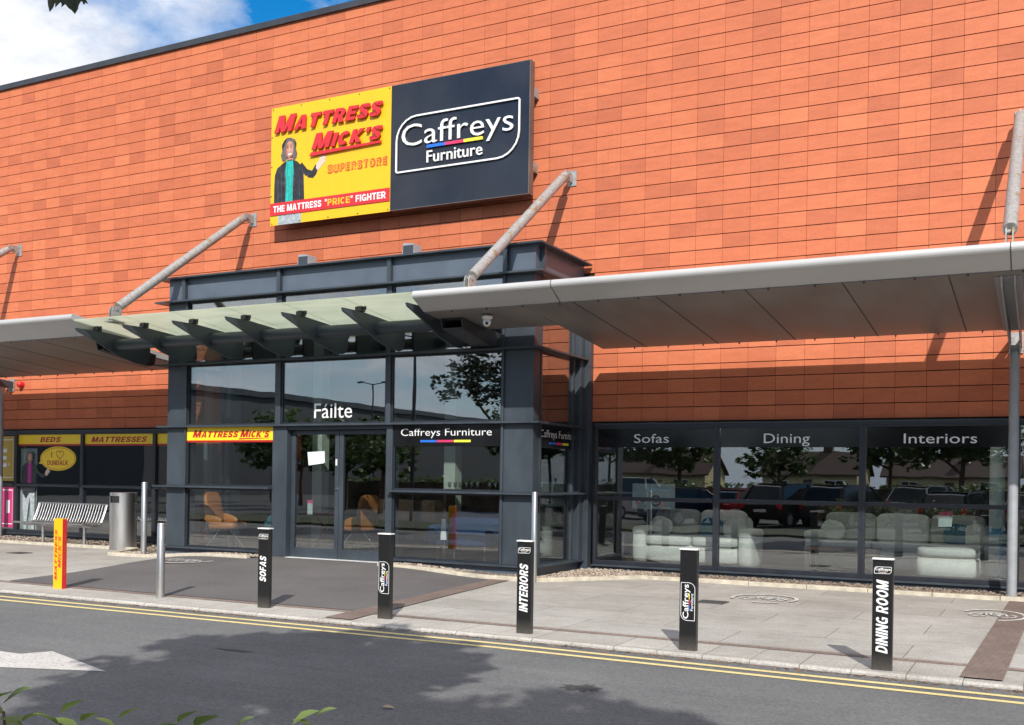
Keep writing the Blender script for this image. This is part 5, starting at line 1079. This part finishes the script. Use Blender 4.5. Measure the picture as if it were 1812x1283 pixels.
tw.tube(tuple(Vector((4.565, -15.296, 3.262))-bx), tuple(Vector((4.56, -15.4, 3.48))-bx), .0035, 5)
tw.path([tuple(Vector(p)-bx) for p in ((4.56, -15.4, 3.48), (4.65, -15.8, 3.95), (4.75, -16.6, 4.6), (4.9, -17.2, 5.2))], .008, 6)
mb.build('hanging_leaves', M['leafdark'], T0); tw.build('hanging_twig', M['bark'], T0)
tree('street_tree', 'broad green street tree across the road, left of the camera', (-9.4, -18.6, 0.04), 7.5, [(0, 0, 5.6, 2.0, 2.0, 1.3), (1.4, .3, 4.9, 1.2, 1.2, .8), (-1.5, .2, 5.0, 1.3, 1.3, .8), (.2, .8, 6.8, 1.4, 1.4, .9), (.4, 1.2, 4.5, 1.1, .9, .5)], M['leafdark'], .17, 26, 8, .14)
# the hedge whose topmost sprigs edge into the bottom of the picture
H = thing('hedge', 'green leafy hedge in front of the camera, its top sprigs at the bottom edge', 'hedge', (6.0, -16.4, 0.04)); hb = Vector((6.0, -16.4, 0.04)); rg = random.Random(12); mb = MB(); sm_ = MB()
def oval_leaf(mb, c, d, nn, s, w=.36):
    d = Vector(d).normalized(); nn = Vector(nn); b_ = d.cross(nn).normalized(); nn = b_.cross(d); c = Vector(c); L = []; 
    prof = [(0, 0), (.18, .6), (.42, 1), (.7, .75), (.9, .3), (1.0, 0)]
    mid = [c+d*s*t_+nn*(-.22*s*t_*t_) for t_, _ in prof]
    l = [mid[i]+b_*prof[i][1]*s*w+nn*s*.10*prof[i][1] for i in range(6)]; r = [mid[i]-b_*prof[i][1]*s*w+nn*s*.10*prof[i][1] for i in range(6)]
    vs = mid+l+r; fs = []
    for i in range(5): fs += [(i, i+1, 7+i, 6+i), (i+1, i, 12+i, 13+i)]
    mb.add(vs, fs, 0, True)
def sprig(tip, n, s, lean):
    tip = Vector(tip); base = tip+Vector((lean[0], lean[1], -.30)); pts = [base.lerp(tip, i/4)+Vector((0, 0, .02*math.sin(i))) for i in range(5)]; sm_.path([tuple(p-hb) for p in pts], .0028, 5)
    for i in range(n):
        p = base.lerp(tip, min(1, .35+.65*(i+1)/n)); a = i*2.4+rg.uniform(-.3, .3); up = .9 if i >= n-2 else .35
        oval_leaf(mb, p-hb, (math.cos(a), math.sin(a), up+rg.uniform(-.2, .2)), (rg.uniform(-.3, .3), rg.uniform(-.3, .3), 1), s*rg.uniform(.7, 1.15))
for (x, y, z, s) in ((5.770, -16.472, 1.205, .05), (5.80, -16.455, 1.170, .045), (5.868, -16.42, 1.188, .042), (5.90, -16.402, 1.172, .05), (5.965, -16.37, 1.178, .036), (6.065, -16.318, 1.172, .046), (6.095, -16.304, 1.165, .046), (6.165, -16.268, 1.166, .04), (6.262, -16.22, 1.172, .044), (6.300, -16.2, 1.188, .044), (5.74, -16.49, 1.20, .05)):
    sprig((x, y, z), 9, s*1.2, (rg.uniform(-.08, .08), rg.uniform(-.08, .08)))
for _ in range(900):
    u = rg.uniform(-6, 6.2); v = rg.uniform(-.55, .45); base = Vector((6.0+u*.888-v*.459, -16.4+u*.459+v*.888-(.1 if u > 0 else 0), rg.uniform(.15, 1.05)-(.12 if abs(v) > .35 else 0)-(.45 if u > .45 else 0)))
    p = base-hb
    for _k in range(7): oval_leaf(mb, p+Vector((rg.gauss(0, .07), rg.gauss(0, .07), rg.gauss(0, .07))), (rg.gauss(0, 1), rg.gauss(0, 1), rg.uniform(-.2, .7)), (rg.gauss(0, .5), rg.gauss(0, .5), 1), rg.uniform(.035, .06))
    if rg.random() < .25: sm_.tube(tuple(p), tuple(p+Vector((rg.gauss(0, .06), rg.gauss(0, .06), -.4))), .004, 5)
mb.build('foliage', M['leafhedge'], H); sm_.build('stems', M['stem'], H)
# bits on the ground
m_ = MB(); oval_leaf(m_, (0, 0, 0.012), (.9, .3, .12), (0, -.2, 1), .10, .25); o = m_.build('fallen_leaf', mat('dry_leaf', (.36, .27, .16), .7), None); o.location = (3.22, -11.45, RZ); tag(o, 'single dry fallen leaf lying on the road', 'leaf')
m_ = MB(); rg = random.Random(4)
for _ in range(1300):
    x = rg.uniform(-8, 8); y = kerb_y(x)-abs(rg.gauss(0, .06))-.012; s = rg.uniform(.006, .024); a = rg.uniform(0, 6.28)
    oval_leaf(m_, (x, y, RZ+.003), (math.cos(a), math.sin(a), .1), (0, 0, 1), s*1.8, .5)
kind(m_.build('gutter_litter', mat('gutter_debris', (.22, .13, .08), .9, 0, .5, 9), None), 'stuff')
# ================================================================== across the road (seen mirrored in the glass)
def car(label, loc, rz, col, L=4.2, Wd=1.75, Hh=1.48, suv=False):
    mt_ = mat('car_paint', col, .22, .3, .04); t_ = thing('parked_car', label, 'car', loc, 'parked cars across the road'); h = Hh; b0 = .28 if not suv else .34
    body = [(-L/2, b0+.05), (-L/2+.08, b0+.42), (-L/2+.25, b0+.58), (-L/2+1.0, b0+.66), (L/2-.25, b0+.68), (L/2-.04, b0+.55), (L/2, b0+.1), (L/2-.08, b0), (-L/2+.1, b0)]
    def shell(pts, wf, mi=0):
        m_ = MB(); n = len(pts); vs = []
        for s in (-1, -.86, .86, 1):
            k = 1 if abs(s) < .9 else .96
            for u, z in pts: vs.append((s*wf(z), u*k, z if abs(s) < .9 else b0+(z-b0)*.985))
        fs = [(r*n+i, r*n+(i+1) % n, (r+1)*n+(i+1) % n, (r+1)*n+i) for r in range(3) for i in range(n)]+[tuple(range(n))[::-1], tuple(range(3*n, 4*n))]
        m_.add(vs, fs, mi); return m_
    o = shell(body, lambda z: Wd/2).build('body', mt_, t_, bevel=.03)
    cab = [(-L/2+1.0, b0+.64), (-L/2+1.75, h-.06), (-L/2+2.1, h), (L/2-.9, h), (L/2-.45, h-.12), (L/2-.16, b0+.66)]
    wc = lambda z: Wd/2-.04-.20*max(0, (z-b0-.62)/(h-b0-.62))
    shell(cab, wc).build('cabin_glass', M['carglass'], t_, bevel=.02)
    m_ = MB(); m_.box(-Wd/2+.24, Wd/2-.24, -L/2+1.95, L/2-.75, h-.02, h+.012); m_.build('roof', mt_, t_, bevel=.02)
    for s in (-1, 1):
        for (u0, z0), (u1, z1) in (((-L/2+1.02, b0+.64), (-L/2+1.8, h-.05)), ((L/2-.2, b0+.66), (L/2-.55, h-.08)), ((-.05, b0+.64), (.0, h-.04))):
            m_ = MB(); m_.tube((s*(wc(z0)+.002), u0, z0), (s*(wc(z1)+.002), u1, z1), .045, 6); m_.build('pillar', mt_, t_)
    for s in (-1, 1):
        for u in (-L/2+.8, L/2-.75):
            m_ = MB(); m_.tube((s*(Wd/2-.20), u, .32), (s*(Wd/2+.005), u, .32), .32, 22); w_ = m_.build('wheel', M['rubber'], t_); m_ = MB(); m_.tube((s*(Wd/2-.01), u, .32), (s*(Wd/2+.014), u, .32), .21, 16); m_.build('rim', M['post'], w_)
        m_ = MB(); m_.pillow((s*(Wd/2-.28), -L/2+.10, b0+.40), .20, .09, .08); m_.build('headlight', M['chrome'], t_)
        m_ = MB(); m_.pillow((s*(Wd/2-.15), L/2-.08, b0+.52), .12, .06, .14); m_.build('tail_light', M['red'], t_)
    m_ = MB(); m_.box(-.26, .26, L/2-.0, L/2+.015, b0+.26, b0+.37); m_.build('number_plate', M['white'], t_)
    t_.rotation_euler = (0, 0, rz); return t_
car('dark blue parked hatchback, leftmost of the cars mirrored in the sofa window', (-5.6, -23.4, -.06), .55, (.015, .025, .06))
car('red parked hatchback mirrored between the sofa and dining windows', (-3.7, -25.6, -.06), .4, (.40, .015, .02), 4.0)
car('black parked estate mirrored in the dining window', (-1.7, -24.6, -.06), .35, (.012, .012, .014), 4.6, 1.85, 1.72, True)
car('dark grey parked estate mirrored at the right of the dining window', (.3, -25.4, -.06), .3, (.04, .045, .055), 4.6, 1.85, 1.68, True)
car('silver parked estate mirrored left in the interiors window', (3.0, -29.0, -.06), .3, (.42, .43, .44), 4.6, 1.8, 1.7, True)
car('black parked saloon mirrored in the middle of the interiors window', (4.6, -24.4, -.06), .25, (.014, .015, .018), 4.4, 1.8, 1.5)
car('pale silver parked hatchback mirrored at the right of the interiors window', (7.2, -26.5, -.06), .2, (.5, .51, .52), 4.1)
car('white parked van mirrored at the left edge of the sofa window', (-9.3, -27.0, -.06), .5, (.72, .72, .72), 4.6, 1.85, 1.85, True)
def bungalow(label, x0, x1, y, ridge, eave, depth=8):
    t_ = thing('bungalow', label, 'house', ((x0+x1)/2, y, 0), 'bungalows across the road'); w = (x1-x0)/2; m_ = MB(); m_.box(-w, w, -depth/2, depth/2, -.1, eave)
    m_.add([(s*w, -depth/2, eave) for s in (-1, 1)]+[(s*w, depth/2, eave) for s in (-1, 1)]+[(s*w, 0, ridge-.15) for s in (-1, 1)], [(0, 2, 4), (1, 5, 3)]); m_.build('wall', M['wallcream'], t_)
    m_ = MB(); o = .45
    for s in (-1, 1): m_.add([(-w-o, s*(depth/2+o), eave-.25), (w+o, s*(depth/2+o), eave-.25), (w+o, 0, ridge), (-w-o, 0, ridge), (-w-o, s*(depth/2+o), eave-.10), (w+o, s*(depth/2+o), eave-.10), (w+o, 0, ridge+.15), (-w-o, 0, ridge+.15)], [(0, 1, 2, 3), (4, 5, 6, 7), (0, 1, 5, 4), (0, 3, 7, 4), (1, 2, 6, 5)])
    r_ = m_.build('roof', M['roofbrown'], t_); m_ = MB(); m_.box(w*.3-.45, w*.3+.45, -.4, .4, ridge-.3, ridge+1.1); m_.build('chimney', M['roofbrown'], r_)
    for x in (-w*.6, w*.55):
        m_ = MB(); m_.box(x-.9, x+.9, depth/2+.001, depth/2+.08, .9, 2.1); f_ = m_.build('window', M['white'], t_); m_ = MB(); m_.box(x-.8, x-.04, depth/2+.081, depth/2+.09, 1.0, 2.0); m_.box(x+.04, x+.8, depth/2+.081, depth/2+.09, 1.0, 2.0); m_.build('pane', M['carglass'], f_)
    m_ = MB(); m_.box(-.45, .45, depth/2+.001, depth/2+.06, 0, 2.05); m_.build('door', M['walnut'], t_)
bungalow('brown roofed bungalow mirrored in the sofa window', -38, -25.5, -95, 4.9, 2.7); bungalow('brown roofed cream bungalow mirrored across the dining window', -19.5, -9.8, -95, 4.95, 2.75); bungalow('brown roofed bungalow mirrored in the interiors window', -7.6, 4.5, -99, 4.7, 2.7)
LB = [(0, 0, 5.0, 2.2, 2.2, 1.7), (1.5, .3, 4.0, 1.4, 1.4, 1.0), (-1.5, -.3, 4.1, 1.5, 1.5, 1.0), (.2, .2, 6.6, 1.4, 1.4, 1.2)]
for i, (x, y, k, lb) in enumerate(((-17.5, -44, 1.0, 'bushy green tree mirrored at the left of the sofa window'), (-13.6, -46, .85, 'small green tree mirrored in the middle of the sofa window'), (-6.3, -42, .72, 'young green tree mirrored left in the dining window'), (-.6, -44, .9, 'dark green tree mirrored left in the interiors window'), (3.4, -40, 1.0, 'dark green tree mirrored in the middle of the interiors window'), (9.0, -43, .95, 'green tree across the road beyond the right window'), (-24, -50, 1.1, 'tall green tree across the road, in front of the warehouse end'), (-20.5, -27, .62, 'low bushy tree across the road, mirrored in the doors'), (-25.5, -31, .66, 'low bushy tree across the road, mirrored left of the doors'), (-31, -34, .7, 'bushy tree across the car park, mirrored in the left porch bay'), (-38, -40, .8, 'bushy tree at the far left of the car park'), (26, -12, 1.0, 'bushy tree on the verge far to the right, nearest the facade'), (31, -19, 1.15, 'tall bushy tree on the verge far to the right'), (38, -30, 1.2, 'tall bushy tree far to the right beyond the car park'), (17, -44, 1.0, 'bushy tree beyond the cars, right of the bungalows'), (24, -50, 1.1, 'bushy tree beyond the cars, farther right'))):
    tree('roadside_tree', lb, (x, y, -.1), 7.5*k, [(a*k, b_*k, c*k, d*k*1.2, e_*k*1.2, f*k*1.15) for a, b_, c, d, e_, f in LB], M['leaf'], .26, 15, 40+i, .15, 'trees across the road')
t_ = thing('clipped_hedge', 'long clipped green hedge behind the parked cars', 'hedge', (-6, -34, -.1)); mb = MB(); rg = random.Random(2)
for _ in range(3000): leaf_cards(mb, (rg.uniform(-22, 22), rg.uniform(-.6, .6), rg.uniform(.1, 1.75)), (.18, .18, .15), 5, .17, rg)
mb.build('foliage', M['leaf'], t_); mb = MB(); mb.box(-22, 22, -.45, .45, 0, 1.55); mb.build('inner_branches', M['bark'], t_)
t_ = thing('warehouse', 'long grey flat roofed warehouse far off, mirrored in the upper porch glass', 'building', (-72, -75, 0)); m_ = MB(); m_.box(-17, 17, -34, 34, -.1, 8.6); m_.build('wall', M['wallgrey'], t_); m_ = MB(); m_.box(-17.3, 17.3, -34.3, 34.3, 8.601, 9.1); m_.build('roof', M['steel_dark'], t_)
def lamp_post(label, loc, h):
    t_ = thing('street_lamp', label, 'street lamp', loc, 'street lamps across the road'); m_ = MB(); m_.tube((0, 0, -.1), (0, 0, h), .08, 12, .05); m_.build('post', M['steel_dark'], t_)
    for s in (-1, 1): m_ = MB(); m_.tube((0, 0, h-.05), (s*.9, 0, h+.1), .03, 8); m_.build('arm', M['steel_dark'], t_); m_ = MB(); m_.pillow((s*1.05, 0, h+.12), .30, .12, .06); m_.build('lamp_head', M['steel_dark'], t_)
lamp_post('dark twin arm street lamp across the road, mirrored above the doors', (-14.6, -20.6, .0), 7.2); lamp_post('dark twin arm street lamp farther off across the car park', (-30, -40, -.06), 7.5)
